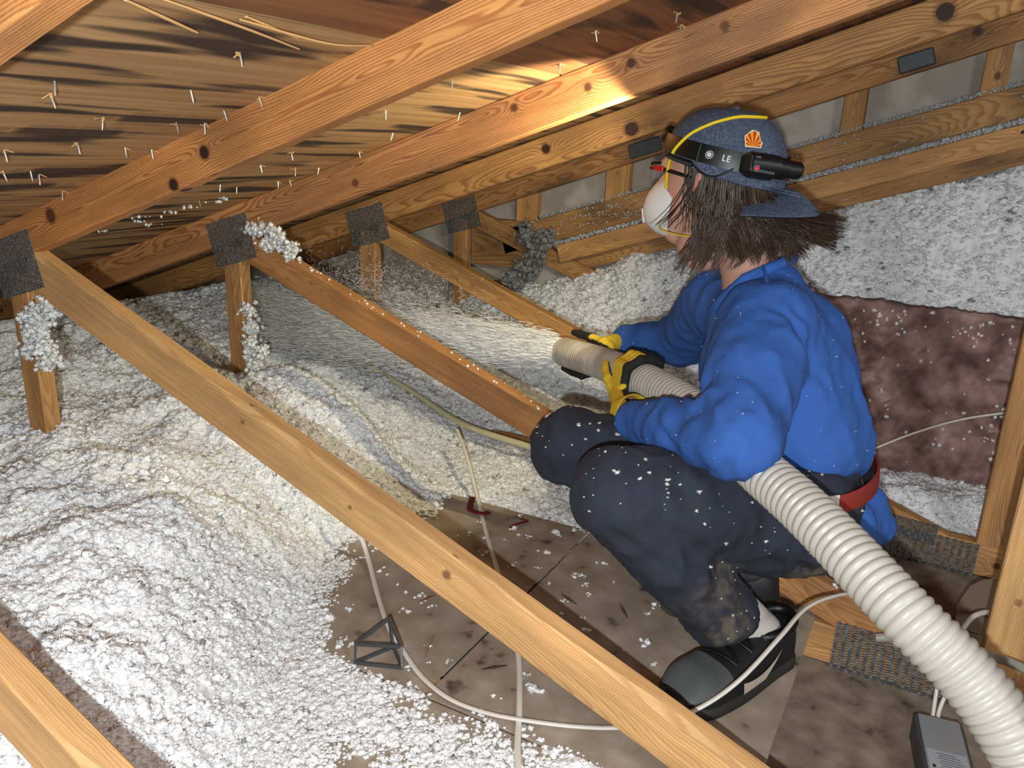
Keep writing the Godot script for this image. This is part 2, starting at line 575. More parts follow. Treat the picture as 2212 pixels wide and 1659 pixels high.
func make_materials() -> void:
	# knots: [along m, across m, radius m, darkness]
	M.raf_a = wood(3, Color(0.79, 0.555, 0.32), Color(0.60, 0.36, 0.175), 0.045, 0.012, 0.0042, [[0.971, 0.050, 0.011, 0.95], [0.87, 0.080, 0.011, 0.9], [0.481, 0.036, 0.014, 0.6], [1.75, 0.03, 0.007, 0.3]], 0.2)
	M.raf_b = wood(14, Color(0.78, 0.56, 0.35), Color(0.58, 0.36, 0.20), 0.02, 0.02, 0.0045, [[1.684, 0.028, 0.008, 0.55], [1.862, 0.043, 0.008, 0.65], [1.964, 0.028, 0.009, 0.65], [2.157, 0.028, 0.008, 0.4], [1.2, 0.06, 0.009, 0.4]], 0.25)
	M.raf_c = wood(25, Color(0.74, 0.55, 0.33), Color(0.56, 0.37, 0.19), 0.07, 0.03, 0.005, [[1.856, 0.036, 0.013, 0.95], [2.129, 0.062, 0.019, 0.95], [0.521, 0.039, 0.019, 0.9]], 0.2)
	M.raf_d = wood(36, Color(0.74, 0.54, 0.33), Color(0.56, 0.36, 0.19), 0.04, 0.02, 0.005, [[1.0, 0.03, 0.012, 0.7]], 0.3)
	M.web_a = wood(47, Color(0.82, 0.655, 0.44), Color(0.73, 0.535, 0.33), 0.10, 0.05, 0.0048, [[0.35, 0.05, 0.006, 0.15], [1.22, 0.03, 0.004, 0.25], [1.5, 0.045, 0.004, 0.2], [1.72, 0.04, 0.007, 0.3]], 0.06)
	M.web_b = wood(58, Color(0.74, 0.53, 0.32), Color(0.63, 0.42, 0.23), 0.03, 0.04, 0.005, [[0.7, 0.04, 0.006, 0.4]], 0.18)
	M.web_c = wood(69, Color(0.79, 0.60, 0.37), Color(0.66, 0.46, 0.26), 0.05, 0.03, 0.005, [[0.32, 0.03, 0.007, 0.8], [0.36, 0.05, 0.006, 0.6]], 0.15)
	M.post = wood(80, Color(0.76, 0.57, 0.36), Color(0.64, 0.45, 0.26), 0.06, 0.05, 0.006, [[1.6, 0.05, 0.008, 0.5], [0.3, 0.04, 0.01, 0.4]], 0.25)
	M.board = wood(91, Color(0.72, 0.54, 0.33), Color(0.57, 0.40, 0.22), 0.05, 0.06, 0.006, [[0.9, 0.05, 0.01, 0.4]], 0.35)
	M.deck = deck_tex(5, Color(0.75, 0.60, 0.41), Color(0.58, 0.43, 0.27), Color(0.17, 0.115, 0.085), 1.15, [[157, 230, 9], [134, 272, 8], [157, 399, 8], [143, 462, 9], [106, 345, 6], [84, 286, 7]])
	M.deck_red = deck_tex(8, Color(0.57, 0.37, 0.22), Color(0.43, 0.26, 0.15), Color(0.15, 0.07, 0.04), 0.7, [[180, 700, 10], [120, 640, 9], [260, 560, 9]])
	M.steel = mat(Color(0.40, 0.42, 0.45), 0.55, 0.25)
	speckle(M.steel, [Color(0.30, 0.31, 0.32), Color(0.50, 0.51, 0.52)], [0.3, 0.8], 0.05, 3.0, 4)
	M.steel.albedo_color = Color.WHITE
	M.nail = mat(Color(0.85, 0.83, 0.78), 0.3, 0.8)
	M.splinter = mat(Color(0.80, 0.62, 0.40), 0.8)
	M.paper = mat(Color.WHITE, 0.85)
	speckle(M.paper, [Color(0.24, 0.20, 0.17), Color(0.45, 0.39, 0.335), Color(0.52, 0.455, 0.39), Color(0.60, 0.535, 0.47)], [0.02, 0.2, 0.55, 0.95], 0.02, 1.3, 31, 6)
	M.sheet = mat(Color.WHITE, 0.8)
	speckle(M.sheet, [Color(0.29, 0.25, 0.21), Color(0.56, 0.50, 0.435), Color(0.62, 0.56, 0.495), Color(0.69, 0.63, 0.57)], [0.04, 0.22, 0.6, 0.95], 0.016, 1.1, 12, 6)
	M.gypsum = mat(Color.WHITE, 0.9)
	speckle(M.gypsum, [Color(0.62, 0.58, 0.54), Color(0.74, 0.70, 0.66)], [0.3, 0.7], 0.01, 0.9, 44)
	M.fluff = vmat(1.0)
	M.wool = mat(Color.WHITE, 1.0)
	speckle(M.wool, [Color(0.78, 0.78, 0.785), Color(0.95, 0.95, 0.95), Color(0.98, 0.98, 0.98)], [0.1, 0.42, 0.8], 0.03, 2.2, 77, 5)
	M.pink = mat(Color.WHITE, 1.0)
	speckle(M.pink, [Color(0.30, 0.21, 0.20), Color(0.55, 0.42, 0.40), Color(0.72, 0.60, 0.57)], [0.1, 0.5, 0.9], 0.012, 1.6, 51, 5)
	M.cable = mat(Color(0.86, 0.84, 0.80), 0.45)
	M.pipe = mat(Color(0.80, 0.77, 0.62), 0.4)
	M.black = mat(Color(0.035, 0.035, 0.04), 0.45)
	M.grey = mat(Color(0.27, 0.28, 0.29), 0.5)

func slab(a: Vector3, b: Vector3) -> MB:
	var mb := MB.new()
	mb.box(Transform3D(Basis(), (a + b) / 2), (b - a).abs())
	return mb

func roof_y(x: float) -> float:      # underside of the roof deck
	return 0.34 * x + 1.456

func make_shell() -> void:
	struct("floor", slab(Vector3(-4.4, -0.02, -3.0), Vector3(2.4, 0, 2.2)), M.paper)
	struct("wall_back", slab(Vector3(-4.4, -0.02, -3.02), Vector3(2.4, 2.6, -2.93)), M.gypsum)
	struct("wall_front", slab(Vector3(-4.4, -0.02, 2.2), Vector3(2.4, 2.6, 2.3)), M.gypsum)
	struct("wall_right", slab(Vector3(2.3, -0.02, -3.0), Vector3(2.4, 2.6, 2.2)), M.gypsum)
	# roof deck: sheets of plywood lying across the rafters, edge joint at x = -0.787
	var roof := Node3D.new()
	roof.name = "ceiling"
	roof.set_meta("kind", "structure")
	add_child(roof)
	var edges := [[-4.4, -2.0, "deck"], [-1.998, -0.789, "deck"], [-0.783, 0.43, "deck_red"], [0.434, 2.4, "deck_red"]]
	for e in edges:
		for row in [[-3.02, -0.02], [-0.015, 2.3]]:
			var mb := MB.new()
			var x0: float = e[0]
			var x1: float = e[1]
			var p := [Vector3(x0, roof_y(x0), row[1]), Vector3(x1, roof_y(x1), row[1]), Vector3(x1, roof_y(x1), row[0]), Vector3(x0, roof_y(x0), row[0])]
			var up := Vector3(-0.34, 1, 0).normalized() * 0.012
			# u along z over 3 m, v up the slope over 1.22 m
			mb.quad(p[0], p[1], p[2], p[3], Vector2(0, 1), Vector2(0, 1 - (x1 - x0) / 1.21), Vector2(1, 1 - (x1 - x0) / 1.21), Vector2(1, 1))
			mb.quad(p[3] + up, p[2] + up, p[1] + up, p[0] + up)
			for k in 4:
				mb.quad(p[k], p[(k + 1) % 4], p[(k + 1) % 4] + up, p[k] + up)
			mb.fix(0)
			part("plywood_sheet", mb, M[e[2]], roof)
	# outer roof skin above the sheets, closes the joints
	var mb2 := MB.new()
	var q := [Vector3(-4.4, roof_y(-4.4) + 0.03, 2.3), Vector3(2.4, roof_y(2.4) + 0.03, 2.3), Vector3(2.4, roof_y(2.4) + 0.03, -3.02), Vector3(-4.4, roof_y(-4.4) + 0.03, -3.02)]
	var up2 := Vector3(0, 0.02, 0)
	mb2.quad(q[0], q[1], q[2], q[3]); mb2.quad(q[3] + up2, q[2] + up2, q[1] + up2, q[0] + up2)
	for k in 4: mb2.quad(q[k], q[(k + 1) % 4], q[(k + 1) % 4] + up2, q[k] + up2)
	mb2.fix(0)
	part("shingle_layer", mb2, M.black, roof)
	# shingle nails poking through, in rows
	var nail := MB.new()
	nail.lathe(Transform3D(Basis(Vector3.RIGHT, PI), Vector3.ZERO), [Vector2(0.0018, -0.004), Vector2(0.0018, 0.013), Vector2(0.0004, 0.019)], 7)
	var chip := MB.new()
	chip.box(Transform3D(Basis(Vector3(0, 0, 1), 0.5), Vector3(0.004, -0.003, 0)), Vector3(0.008, 0.0012, 0.004))
	chip.box(Transform3D(Basis(Vector3(1, 0, 0), 0.4), Vector3(-0.002, -0.002, 0.006)), Vector3(0.003, 0.0012, 0.012))
	var nm := nail.done()
	var cm := chip.done()
	var spots := [[-1.033, -0.67], [-1.026, -0.875], [-1.029, -1.013], [-1.097, -1.0], [-1.157, -1.01], [-1.152, -0.816], [-1.158, -0.953], [-1.308, -0.753], [-1.288, -0.949], [-1.302, -1.013], [-1.423, -0.859], [-1.42, -0.81], [-1.444, -0.886], [-1.56, -1.0], [-1.268, -0.848], [-0.887, -0.842], [-1.075, -0.689], [-1.307, -1.372], [-1.431, -1.515], [-1.432, -1.6], [-1.534, -1.6], [-1.547, -1.574], [-1.585, -1.47], [-1.558, -1.394], [-1.404, -1.375], [-0.877, -1.352], [-1.041, -1.362], [-1.166, -1.553], [-1.297, -1.591], [-1.022, -1.61], [-0.744, -1.538], [-0.505, -1.516], [-0.528, -1.61], [-1.7, -1.45], [-1.71, -0.92], [-0.62, -1.25], [-0.62, -1.42]]
	for s in spots:
		var b := Basis(Vector3(0, 0, 1), rng.randf_range(-0.15, 0.3)) * Basis(Vector3(1, 0, 0), rng.randf_range(-0.3, 0.3))
		var o := MeshInstance3D.new()
		o.name = "roofing_nail"
		o.mesh = nm
		o.material_override = M.nail
		o.transform = Transform3D(b, Vector3(s[0], roof_y(s[0]), s[1]))
		roof.add_child(o, true)
		if rng.randf() < 0.6:
			var c := MeshInstance3D.new()
			c.name = "wood_chip"
			c.mesh = cm
			c.material_override = M.splinter
			c.rotation.y = rng.randf() * TAU
			o.add_child(c, true)
	# long splinters torn off along the sheet joint
	for sp in [[Vector3(-0.775, 1.185, -0.62), Vector3(-0.797, 1.172, -0.77), Vector3(-0.823, 1.162, -0.887)], [Vector3(-0.79, 1.18, -0.755), Vector3(-0.785, 1.17, -0.9), Vector3(-0.787, 1.178, -1.0)], [Vector3(-0.79, 1.178, -0.6), Vector3(-0.822, 1.162, -0.716)], [Vector3(-0.786, 1.184, -0.76), Vector3(-0.80, 1.172, -0.86)]]:
		var mb := MB.new()
		var path := curve(sp, 0.02)
		var rr := []
		for k in path.size(): rr.append(0.0042 * (1.0 - 0.6 * absf(k / float(path.size()) - 0.4)))
		mb.tube(Array(path), rr, 5, true, Color.WHITE, 0.45)
		part("splinter", mb, M.splinter, roof)

func make_trusses() -> void:
	plate_mesh = make_plate(0.16, 0.127, 16, 20)
	var names := ["roof truss nearest the camera, only its ends in the frame corners", "roof truss with the long bright web crossing the foreground", "roof truss right over the worker, its web ending behind his knee", "third roof truss back, its web ending behind the hose tip", "rearmost roof truss, just in front of the pale drywall"]
	var rm := ["raf_a", "raf_a", "raf_b", "raf_c", "raf_d"]
	var wm := ["web_a", "web_a", "web_b", "web_c", "board"]
	var rc := [1.362, 1.373, 1.362, 1.356, 1.356]         # rafter underside at x = 0
	var dt := [[-0.40, 0.093], [-0.378, 0.134], [-0.362, 0.149], [-0.361, 0.139], [-0.358, 0.158]]
	var dh := [0.088, 0.089, 0.078, 0.068, 0.068]
	for k in 5:
		var z: float = TZ[k]
		var t := thing("roof_truss", names[k], "truss", Vector3(-1.8, 0, z))
		var c: float = rc[k] + 0.0945
		var x1 := 2.25
		beam("rafter", Vector3(-4.0, -4.0 * 0.34 + c, z), Vector3(x1, x1 * 0.34 + c, z), 0.0895, TT, M[rm[k]], t, 0.17 * k, 0.0, 10 + k)
		beam("bottom_chord", Vector3(-4.0, 0.095, z - 0.0008), Vector3(x1, 0.095, z - 0.0008), 0.089, TT, M.board if k == 0 else M.post, t, 0.3 * k, 0.0, 20 + k)
		# upright web under the plate
		beam("upright_web", Vector3(-1.833, 0.735, z), Vector3(-1.833, 0.096, z), 0.067, TT, M.post, t, 0.2 * k, 0.0, 30 + k)
		beam("upright_web", Vector3(0.185, 1.36 + 0.063, z - 0.0014), Vector3(0.185, 0.096, z - 0.0014), 0.07, TT, M.web_a if k == 2 else M.post, t, 0.13 * k + 0.4, 0.0, 35 + k)
		# long diagonal
		var s: float = dt[k][0]
		var o: float = dt[k][1]
		var xa := -1.74 if k != 0 else -1.7
		var xb := (o - 0.10) / -s if k != 0 else 0.0
		beam("diagonal_web", Vector3(xa, s * xa + o, z), Vector3(minf(xb + 0.12, 0.178), s * minf(xb + 0.12, 0.178) + o, z), dh[k], TT, M[wm[k]], t, 0.02 + 0.21 * k, 0.014 if k <= 1 else 0.002, 40 + k)
		if k > 0: plate(Vector3(-1.795, 0.752, z + 0.0015), 0.285, 1.0, 1.0, t)
		plate(Vector3(0.05, 0.05, z + 0.0015), -0.015, 1.55 if k != 3 else 1.75, 0.98 if k != 3 else 0.72, t)
		if k == 3: plate(Vector3(0.02, 0.095, z + 0.002), -0.05, 0.9, 0.45, t)

func make_back_wall() -> void:
	var f := thing("gable_framing", "sloping boards and short studs nailed in front of the drywall", "framing", Vector3(-1.0, 0, -2.9))
	for x in [-1.556, -1.18, -0.78, -0.384, -0.009, 0.39]:
		beam("stud", Vector3(x, 0.34 * x + 1.40, -2.885), Vector3(x, 0.325 * x + 1.15, -2.885), 0.092 if x < -0.5 else 0.068, 0.04, M.board if x > -0.5 else M.web_c, f, rng.randf(), 0.0, 50)
	beam("sloping_board", Vector3(-1.62, 0.325 * -1.62 + 1.228, -2.868), Vector3(1.4, 0.325 * 1.4 + 1.228, -2.868), 0.098, 0.04, M.board, f, 0.1, 0.0, 61)
	beam("sloping_board", Vector3(-1.33, 0.33 * -1.33 + 1.113, -2.80), Vector3(1.4, 0.33 * 1.4 + 1.113, -2.80), 0.066, 0.05, M.web_c, f, 0.5, 0.0, 62)
	beam("sloping_board", Vector3(-1.3, 0.33 * -1.3 + 1.045, -2.87), Vector3(1.4, 0.33 * 1.4 + 1.045, -2.87), 0.05, 0.04, M.board, f, 0.7, 0.0, 63)
	beam("blocking", Vector3(-1.75, 0.745, -2.868), Vector3(-1.48, 0.745, -2.868), 0.19, 0.04, M.board, f, 0.25, 0.0, 64)
	for q in [[Vector3(-1.02, 1.045, -2.84), 0.12], [Vector3(-0.19, 1.325, -2.84), 0.10]]:
		var mb := MB.new()
		mb.box(Transform3D(Basis(Vector3(0, 0, 1), 0.31), q[0]), Vector3(q[1], 0.05, 0.02), 0.004)
		part("clip", mb, M.grey, f)

func make_floor_boards() -> void:
	var defs := [[-0.688, -0.122, -1.737, -1.0, "brown hardboard sheet under the worker's front shoe"], [-1.75, -0.694, -1.738, -1.0, "brown hardboard sheet left of the straight seam, mostly under insulation"], [-0.80, -0.21, -0.995, 0.2, "brown hardboard sheet at the bottom edge, with flakes along it"], [-1.9, -0.805, -0.995, 0.2, "brown hardboard sheet buried under the near insulation bank"]]
	for d in defs:
		var mb := MB.new()
		mb.box(Transform3D(Basis(), Vector3((d[0] + d[1]) / 2, 0.0985, (d[2] + d[3]) / 2)), Vector3(d[1] - d[0], 0.005, d[3] - d[2]), 0.001)
		var o := part("floor_sheet", mb, M.sheet)
		tag(o, d[4], "board", "hardboard sheets laid over the bottom chords")

func fluff_y(x: float, z: float) -> float:      # top of the blown insulation, before the fine lumps
	var b := smoothstep(-1.70, -1.85, z)
	var c := smoothstep(-2.26, -2.42, z)
	var xe := -1.07 + 0.5 * maxf(0.0, z + 1.3)                # edge of the bank on the boards
	var wide := lerpf(0.66, 0.42, smoothstep(-1.3, -0.8, z))
	var h := lerpf(0.045, 0.35, smoothstep(0.0, 1.0, (xe - x) / wide + 0.12))
	var h2 := lerpf(lerpf(0.08, 0.17, c), 0.345, smoothstep(-1.2, -1.95, x))
	h = lerpf(h, h2, b)
	if x > -0.2: h = lerpf(h, lerpf(-0.12, 0.13, c), smoothstep(-0.2, -0.1, x))
	h += 0.06 * smoothstep(-1.9, -2.9, x)
	# bank along the back
	var top := maxf(0.37, 0.33 * x + 0.985)
	var m1 := lerpf(h, top, smoothstep(-2.46, -2.9, z))
	var m2 := h if z > -2.67 else lerpf(0.57, top, smoothstep(-2.67, -2.92, z))
	return lerpf(m1, m2, smoothstep(-0.5, -0.36, x))

var lump_a: FastNoiseLite
var lump_b: FastNoiseLite
var lump_c: FastNoiseLite
func fluff(x: float, z: float) -> float:
	var h := fluff_y(x, z)
	var amp := clampf((h - 0.03) / 0.2, 0.35, 1.0)
	h += amp * (0.035 * lump_a.get_noise_2d(x, z) + 0.021 * lump_b.get_noise_2d(x, z)) + (0.35 + 0.65 * amp) * 0.010 * lump_c.get_noise_2d(x, z)
	return minf(h, roof_y(x) - 0.11)

func tuft(sd: int, spikes: int, sub: int) -> ArrayMesh:     # a shaggy clump about 1 unit in radius
	var mb := MB.new()
	var r := RandomNumberGenerator.new()
	r.seed = sd
	var n := noise(1.1, sd, FastNoiseLite.TYPE_SIMPLEX, 3)
	var rows := []
	for a in sub + 1:
		var t := PI * a / sub
		var row := PackedVector3Array()
		for b in sub + 2:
			var p := TAU * b / (sub + 2)
			var d := Vector3(sin(t) * cos(p), cos(t), sin(t) * sin(p))
			row.append(d * maxf(0.12, 0.42 + 0.9 * n.get_noise_3dv(d * 1.9)))
		rows.append(row)
	mb.grid(rows, true)
	mb.fix(0)
	for k in spikes:
		var d := Vector3(r.randfn(), r.randfn(), r.randfn()).normalized()
		var s := d.cross(Vector3(r.randfn(), r.randfn(), r.randfn())).normalized()
		var at := d * r.randf_range(0.15, 0.4)
		var e := at + (d + s * r.randf_range(-0.7, 0.7)) * r.randf_range(0.4, 0.95)
		var w := d.cross(s) * r.randf_range(0.03, 0.10)
		var f := mb.i.size()
		var q := mb.pt(at + w)
		mb.pt(at - w); mb.pt(at + s * w.length() * 1.5); mb.pt(e)
		mb.tri(q, q + 1, q + 3); mb.tri(q + 1, q + 2, q + 3); mb.tri(q + 2, q, q + 3); mb.tri(q, q + 2, q + 1)
		mb.fix(f)
	return mb.done()

var tufts := []
func make_insulation() -> void:
	lump_a = noise(2.6, 5, FastNoiseLite.TYPE_SIMPLEX_SMOOTH, 2)
	lump_b = noise(9.0, 6, FastNoiseLite.TYPE_SIMPLEX_SMOOTH, 3)
	lump_c = noise(38.0, 8, FastNoiseLite.TYPE_SIMPLEX_SMOOTH, 2)
	for k in 5: tufts.append(tuft(100 + k * 7, 44, 6))
	var x0 := -3.7
	var z0 := -2.925
	var st := 0.0105
	var nxx := int((0.75 - x0) / st)
	var nzz := int((-0.2 - z0) / st)
	var mb := MB.new()
	var hs := PackedFloat32Array()
	hs.resize(nxx * nzz)
	for a in nzz:
		for b in nxx:
			var x := x0 + b * st
			var z := z0 + a * st
			var h := fluff(x, z)
			hs[a * nxx + b] = h
			mb.pt(Vector3(x + 0.004 * lump_b.get_noise_2d(x * 4.0, z * 4.0 + 50.0), h, z), Vector2(x, z))
	for a in nzz - 1:
		for b in nxx - 1:
			var p := a * nxx + b
			if maxf(maxf(hs[p], hs[p + 1]), maxf(hs[p + nxx], hs[p + nxx + 1])) < 0.0: continue
			mb.tri(p, p + 1, p + nxx + 1); mb.tri(p, p + nxx + 1, p + nxx)
	var o := part("loose_fill_insulation", mb, M.wool)
	tag(o, "thick bank of white blown insulation covering the attic floor", "insulation", "", "stuff")
	# tufts all over it
	var xs := [[], [], [], [], []]
	var cs := [[], [], [], [], []]
	var made := 0
	var tries := 0
	var edge := noise(7.0, 91, FastNoiseLite.TYPE_SIMPLEX_SMOOTH, 4)
	while made < 170000 and tries < 600000:
		tries += 1
		var near := rng.randf() < 0.62
		var x := rng.randf_range(-2.7, -0.35) if near else rng.randf_range(-3.4, 0.6)
		var z := rng.randf_range(-1.75, -0.3) if near else rng.randf_range(-2.9, -1.6)
		var h := fluff(x, z)
		var bare := 0.101 if x < -0.12 else 0.004
		if z < -1.74: bare = 0.0
		var sz := rng.randf_range(0.004, 0.0115) * (0.85 if near else 1.3)
		if rng.randf() < 0.07: sz *= 1.7
		if h < bare + 0.004:
			# thin scatter on the boards, thinning away from the bank
			if x > -0.12 and rng.randf() > 0.03: continue
			var thin := (h - 0.035) / 0.07 + 0.55 * edge.get_noise_2d(x, z)
			if z <= -1.0: thin -= 0.15 + 0.75 * smoothstep(-1.02, -0.85, x)
			if z > -1.12: thin += 0.95 * smoothstep(-1.12, -0.95, z) - 1.0 * clampf((x + 0.85) / 0.75, 0.0, 1.0) + 0.9 * edge.get_noise_2d(x * 0.8 + 40.0, z * 0.8)
			if rng.randf() > thin * 0.9 - 0.2 and rng.randf() > 0.004: continue
			h = bare + sz * 0.2
			sz *= 0.8
			for extra in 3:
				var ev := (made + extra) % 5
				xs[ev].append(Transform3D(Basis.from_euler(Vector3(rng.randf() * TAU, rng.randf() * TAU, 0)).scaled(Vector3(1.2, 0.7, 1.2) * sz * rng.randf_range(0.35, 0.8)), Vector3(x + rng.randfn() * sz * 1.1, bare + sz * 0.15, z + rng.randfn() * sz * 1.1)))
				cs[ev].append(Color(0.86, 0.86, 0.85))
		else:
			h -= sz * 0.15
		var v := made % 5
		var e := Basis.from_euler(Vector3(rng.randf() * TAU, rng.randf() * TAU, rng.randf() * TAU))
		xs[v].append(Transform3D(e.scaled(Vector3(1.15, 0.75, 1.15) * sz), Vector3(x, h, z)))
		var g := 0.94 - 0.18 * pow(rng.randf(), 3.0)
		if rng.randf() < 0.015: g = 0.3
		cs[v].append(Color(g, g, g))
		made += 1
	for v in 5:
		multi("tuft", tufts[v], M.fluff, xs[v], cs[v], o)
	# pink batt standing under the back bank
	var pb := MB.new()
	var rows := []
	var pn := noise(7.0, 33, FastNoiseLite.TYPE_SIMPLEX_SMOOTH, 4)
	for a in 46:
		var row := PackedVector3Array()
		for b in 130:
			var x := -0.62 + b * 0.012
			var y := 0.03 + a * 0.0135
			row.append(Vector3(x + 0.01 * pn.get_noise_2d(x, y), y + 0.012 * pn.get_noise_2d(x * 3.0, y + 7.0), -2.545 - 0.09 * y + 0.035 * pn.get_noise_2d(x, y * 1.6) + 0.012 * pn.get_noise_2d(x * 4.0, y * 4.0)))
		rows.append(row)
	var back := []
	for a in 2:
		var row := PackedVector3Array()
		for b in 130: row.append(Vector3(-0.62 + b * 0.012, 0.62 if a == 0 else 0.03, -2.70))
		back.append(row)
	pb.grid(rows + back, false)
	var po := part("fiberglass_batt", pb, M.pink)
	tag(po, "dusty pink fiberglass batt standing behind the worker's back", "insulation")
	var px := []
	var pc := []
	for k in 1500:
		var x := rng.randf_range(-0.45, 0.7)
		var y := rng.randf_range(0.08, 0.62)
		var dens := 0.12 + 0.85 * smoothstep(0.50, 0.6, y) + 0.8 * smoothstep(-0.02, 0.25, x) * smoothstep(0.12, 0.3, y) * (1.0 - smoothstep(0.33, 0.42, y))
		if rng.randf() > dens or pn.get_noise_2d(x * 1.5, y * 1.5) < -0.1: continue
		var sz := rng.randf_range(0.003, 0.009)
		px.append(Transform3D(Basis.from_euler(Vector3(rng.randf() * TAU, rng.randf() * TAU, 0)).scaled(Vector3.ONE * sz), Vector3(x, y, -2.543 - 0.09 * y + 0.035 * pn.get_noise_2d(x, y * 1.6))))
		pc.append(Color(0.82, 0.8, 0.78))
	multi("tuft", tufts[1], M.fluff, px, pc, po)
	# clumps stuck to the timber
	clump("white insulation clump stuck to the leftmost upright web", [Vector3(-1.70, 0.665, -1.03), Vector3(-1.745, 0.645, -1.015), Vector3(-1.735, 0.61, -1.015), Vector3(-1.72, 0.575, -1.02), Vector3(-1.715, 0.55, -1.02), Vector3(-1.76, 0.57, -1.012)], 0.028, 420)
	clump("white insulation clump stuck low on the second upright web", [Vector3(-1.75, 0.555, -1.64), Vector3(-1.745, 0.50, -1.64), Vector3(-1.74, 0.455, -1.63), Vector3(-1.73, 0.43, -1.625), Vector3(-1.70, 0.44, -1.63), Vector3(-1.72, 0.40, -1.62)], 0.027, 400)
	clump("white insulation clump piled on the web beside the second nail plate", [Vector3(-1.70, 0.79, -1.635), Vector3(-1.66, 0.80, -1.64), Vector3(-1.62, 0.775, -1.635), Vector3(-1.58, 0.745, -1.64), Vector3(-1.64, 0.76, -1.63)], 0.027, 400)
	clump("grey dusty tangle of fibres where the rear web meets the wall", [Vector3(-1.46, 0.70, -2.80), Vector3(-1.42, 0.64, -2.81), Vector3(-1.44, 0.58, -2.80), Vector3(-1.5, 0.53, -2.79), Vector3(-1.38, 0.69, -2.8)], 0.05, 300, 0.55)
	var bits := []
	for p in [Vector3(-1.94, 0.79, -1.34), Vector3(-1.86, 0.818, -1.38), Vector3(-1.80, 0.835, -1.36), Vector3(-1.78, 0.845, -1.42), Vector3(-1.74, 0.86, -1.44), Vector3(-1.90, 0.80, -1.45), Vector3(-1.70, 0.872, -1.5), Vector3(-1.66, 0.885, -1.48)]:
		for k in 5:
			bits.append(Transform3D(Basis.from_euler(Vector3(rng.randf() * 6, rng.randf() * 6, 0)).scaled(Vector3.ONE * rng.randf_range(0.002, 0.007)), p + Vector3(rng.randfn(), 0, rng.randfn()) * 0.012))
	for k in 70:          # dusting on the ledges of the webs and boards
		var x := rng.randf_range(-1.6, 0.1)
		bits.append(Transform3D(Basis.from_euler(Vector3(rng.randf() * 6, rng.randf() * 6, 0)).scaled(Vector3.ONE * rng.randf_range(0.002, 0.006)), Vector3(x, -0.362 * x + 0.15, -1.633 - rng.randf() * 0.036)))
	var ledge := []
	for k in 6000:
		var x := rng.randf_range(-1.35, 0.6)
		if rng.randf() > 0.35 + 0.65 * smoothstep(-0.6, -0.3, x): continue
		ledge.append(Transform3D(Basis.from_euler(Vector3(rng.randf() * 6, rng.randf() * 6, 0)).scaled(Vector3.ONE * rng.randf_range(0.003, 0.0085)), Vector3(x, 0.33 * x + 1.116 + rng.randf() * 0.012, -2.805 - rng.randf() * 0.06)))
	for k in 1100:
		var x := rng.randf_range(-1.45, 0.6)
		ledge.append(Transform3D(Basis.from_euler(Vector3(rng.randf() * 6, rng.randf() * 6, 0)).scaled(Vector3.ONE * rng.randf_range(0.002, 0.0065)), Vector3(x, 0.325 * x + 1.232 + rng.randf() * 0.01, -2.87 - rng.randf() * 0.035)))
	for k in 450:
		var x := -0.95 + 0.42 * rng.randfn()
		if x > 0.4 or x < -1.5: continue
		ledge.append(Transform3D(Basis.from_euler(Vector3(rng.randf() * 6, rng.randf() * 6, 0)).scaled(Vector3.ONE * rng.randf_range(0.002, 0.006)), Vector3(x, 0.325 * x + 1.14 + 0.09 * rng.randf(), -2.866)))
	var b1 := multi("insulation_flakes", tufts[2], mat(Color(0.92, 0.92, 0.91), 1.0), bits, [])
	tag(b1, "small white flakes caught on the roof deck and web edges", "flakes", "", "stuff")
	var b2 := multi("insulation_dusting", tufts[3], mat(Color(0.80, 0.80, 0.80), 1.0), ledge, [])
	tag(b2, "grey-white fluff lying along the sloping boards of the back wall", "flakes", "", "stuff")

func clump(label: String, pts: Array, r: float, count: int, tone := 0.92) -> void:
	var mb := MB.new()
	var src: MB = MB.new()
	for k in count:
		var p: Vector3 = pts[rng.randi() % pts.size()] + Vector3(rng.randfn(), rng.randfn(), rng.randfn()) * r * (0.34 if k % 3 else 0.5)
		var a := tufts[k % 5].surface_get_arrays(0) as Array
		var x := Transform3D(Basis.from_euler(Vector3(rng.randf() * 6, rng.randf() * 6, rng.randf() * 6)).scaled(Vector3.ONE * rng.randf_range(0.15, 0.42) * r), p)
		var base := mb.v.size()
		var vs: PackedVector3Array = a[Mesh.ARRAY_VERTEX]
		for q in vs: mb.pt(x * q)
		for q in a[Mesh.ARRAY_INDEX]: mb.i.append(base + q)
	var o := part("insulation_clump", mb, mat(Color(tone, tone, tone * 0.99), 1.0))
	tag(o, label, "insulation")

# ------------------------------------------------------------------ the worker
var HX: Transform3D                       # head axes: x to the face, y up, z to the person's right
const PB := Vector3(-0.25, 0.101, -1.45)  # where he stands

func dirt(v: Vector3, n: Vector3) -> Color:
	var k := nz.get_noise_3dv(v * 26.0)
	var base := Color(0.020, 0.024, 0.041) if k < 0.1 else Color(0.023, 0.028, 0.047)
	var d := 0.0
	for q in [[Vector3(-0.30, 0.29, -1.33), 0.09], [Vector3(-0.33, 0.36, -1.34), 0.07], [Vector3(-0.2, 0.29, -1.52), 0.10], [Vector3(-0.14, 0.30, -1.5), 0.08], [Vector3(-0.25, 0.23, -1.32), 0.06]]:
		d = maxf(d, 1.0 - v.distance_to(q[0]) / q[1])
	d = clampf(d * 1.9, 0.0, 1.0) * clampf(0.5 + 1.3 * nz.get_noise_3dv(v * 55.0 + Vector3(9, 0, 0)), 0.0, 1.0)
	return base.lerp(Color(0.15, 0.12, 0.085), clampf(d, 0.0, 0.85))

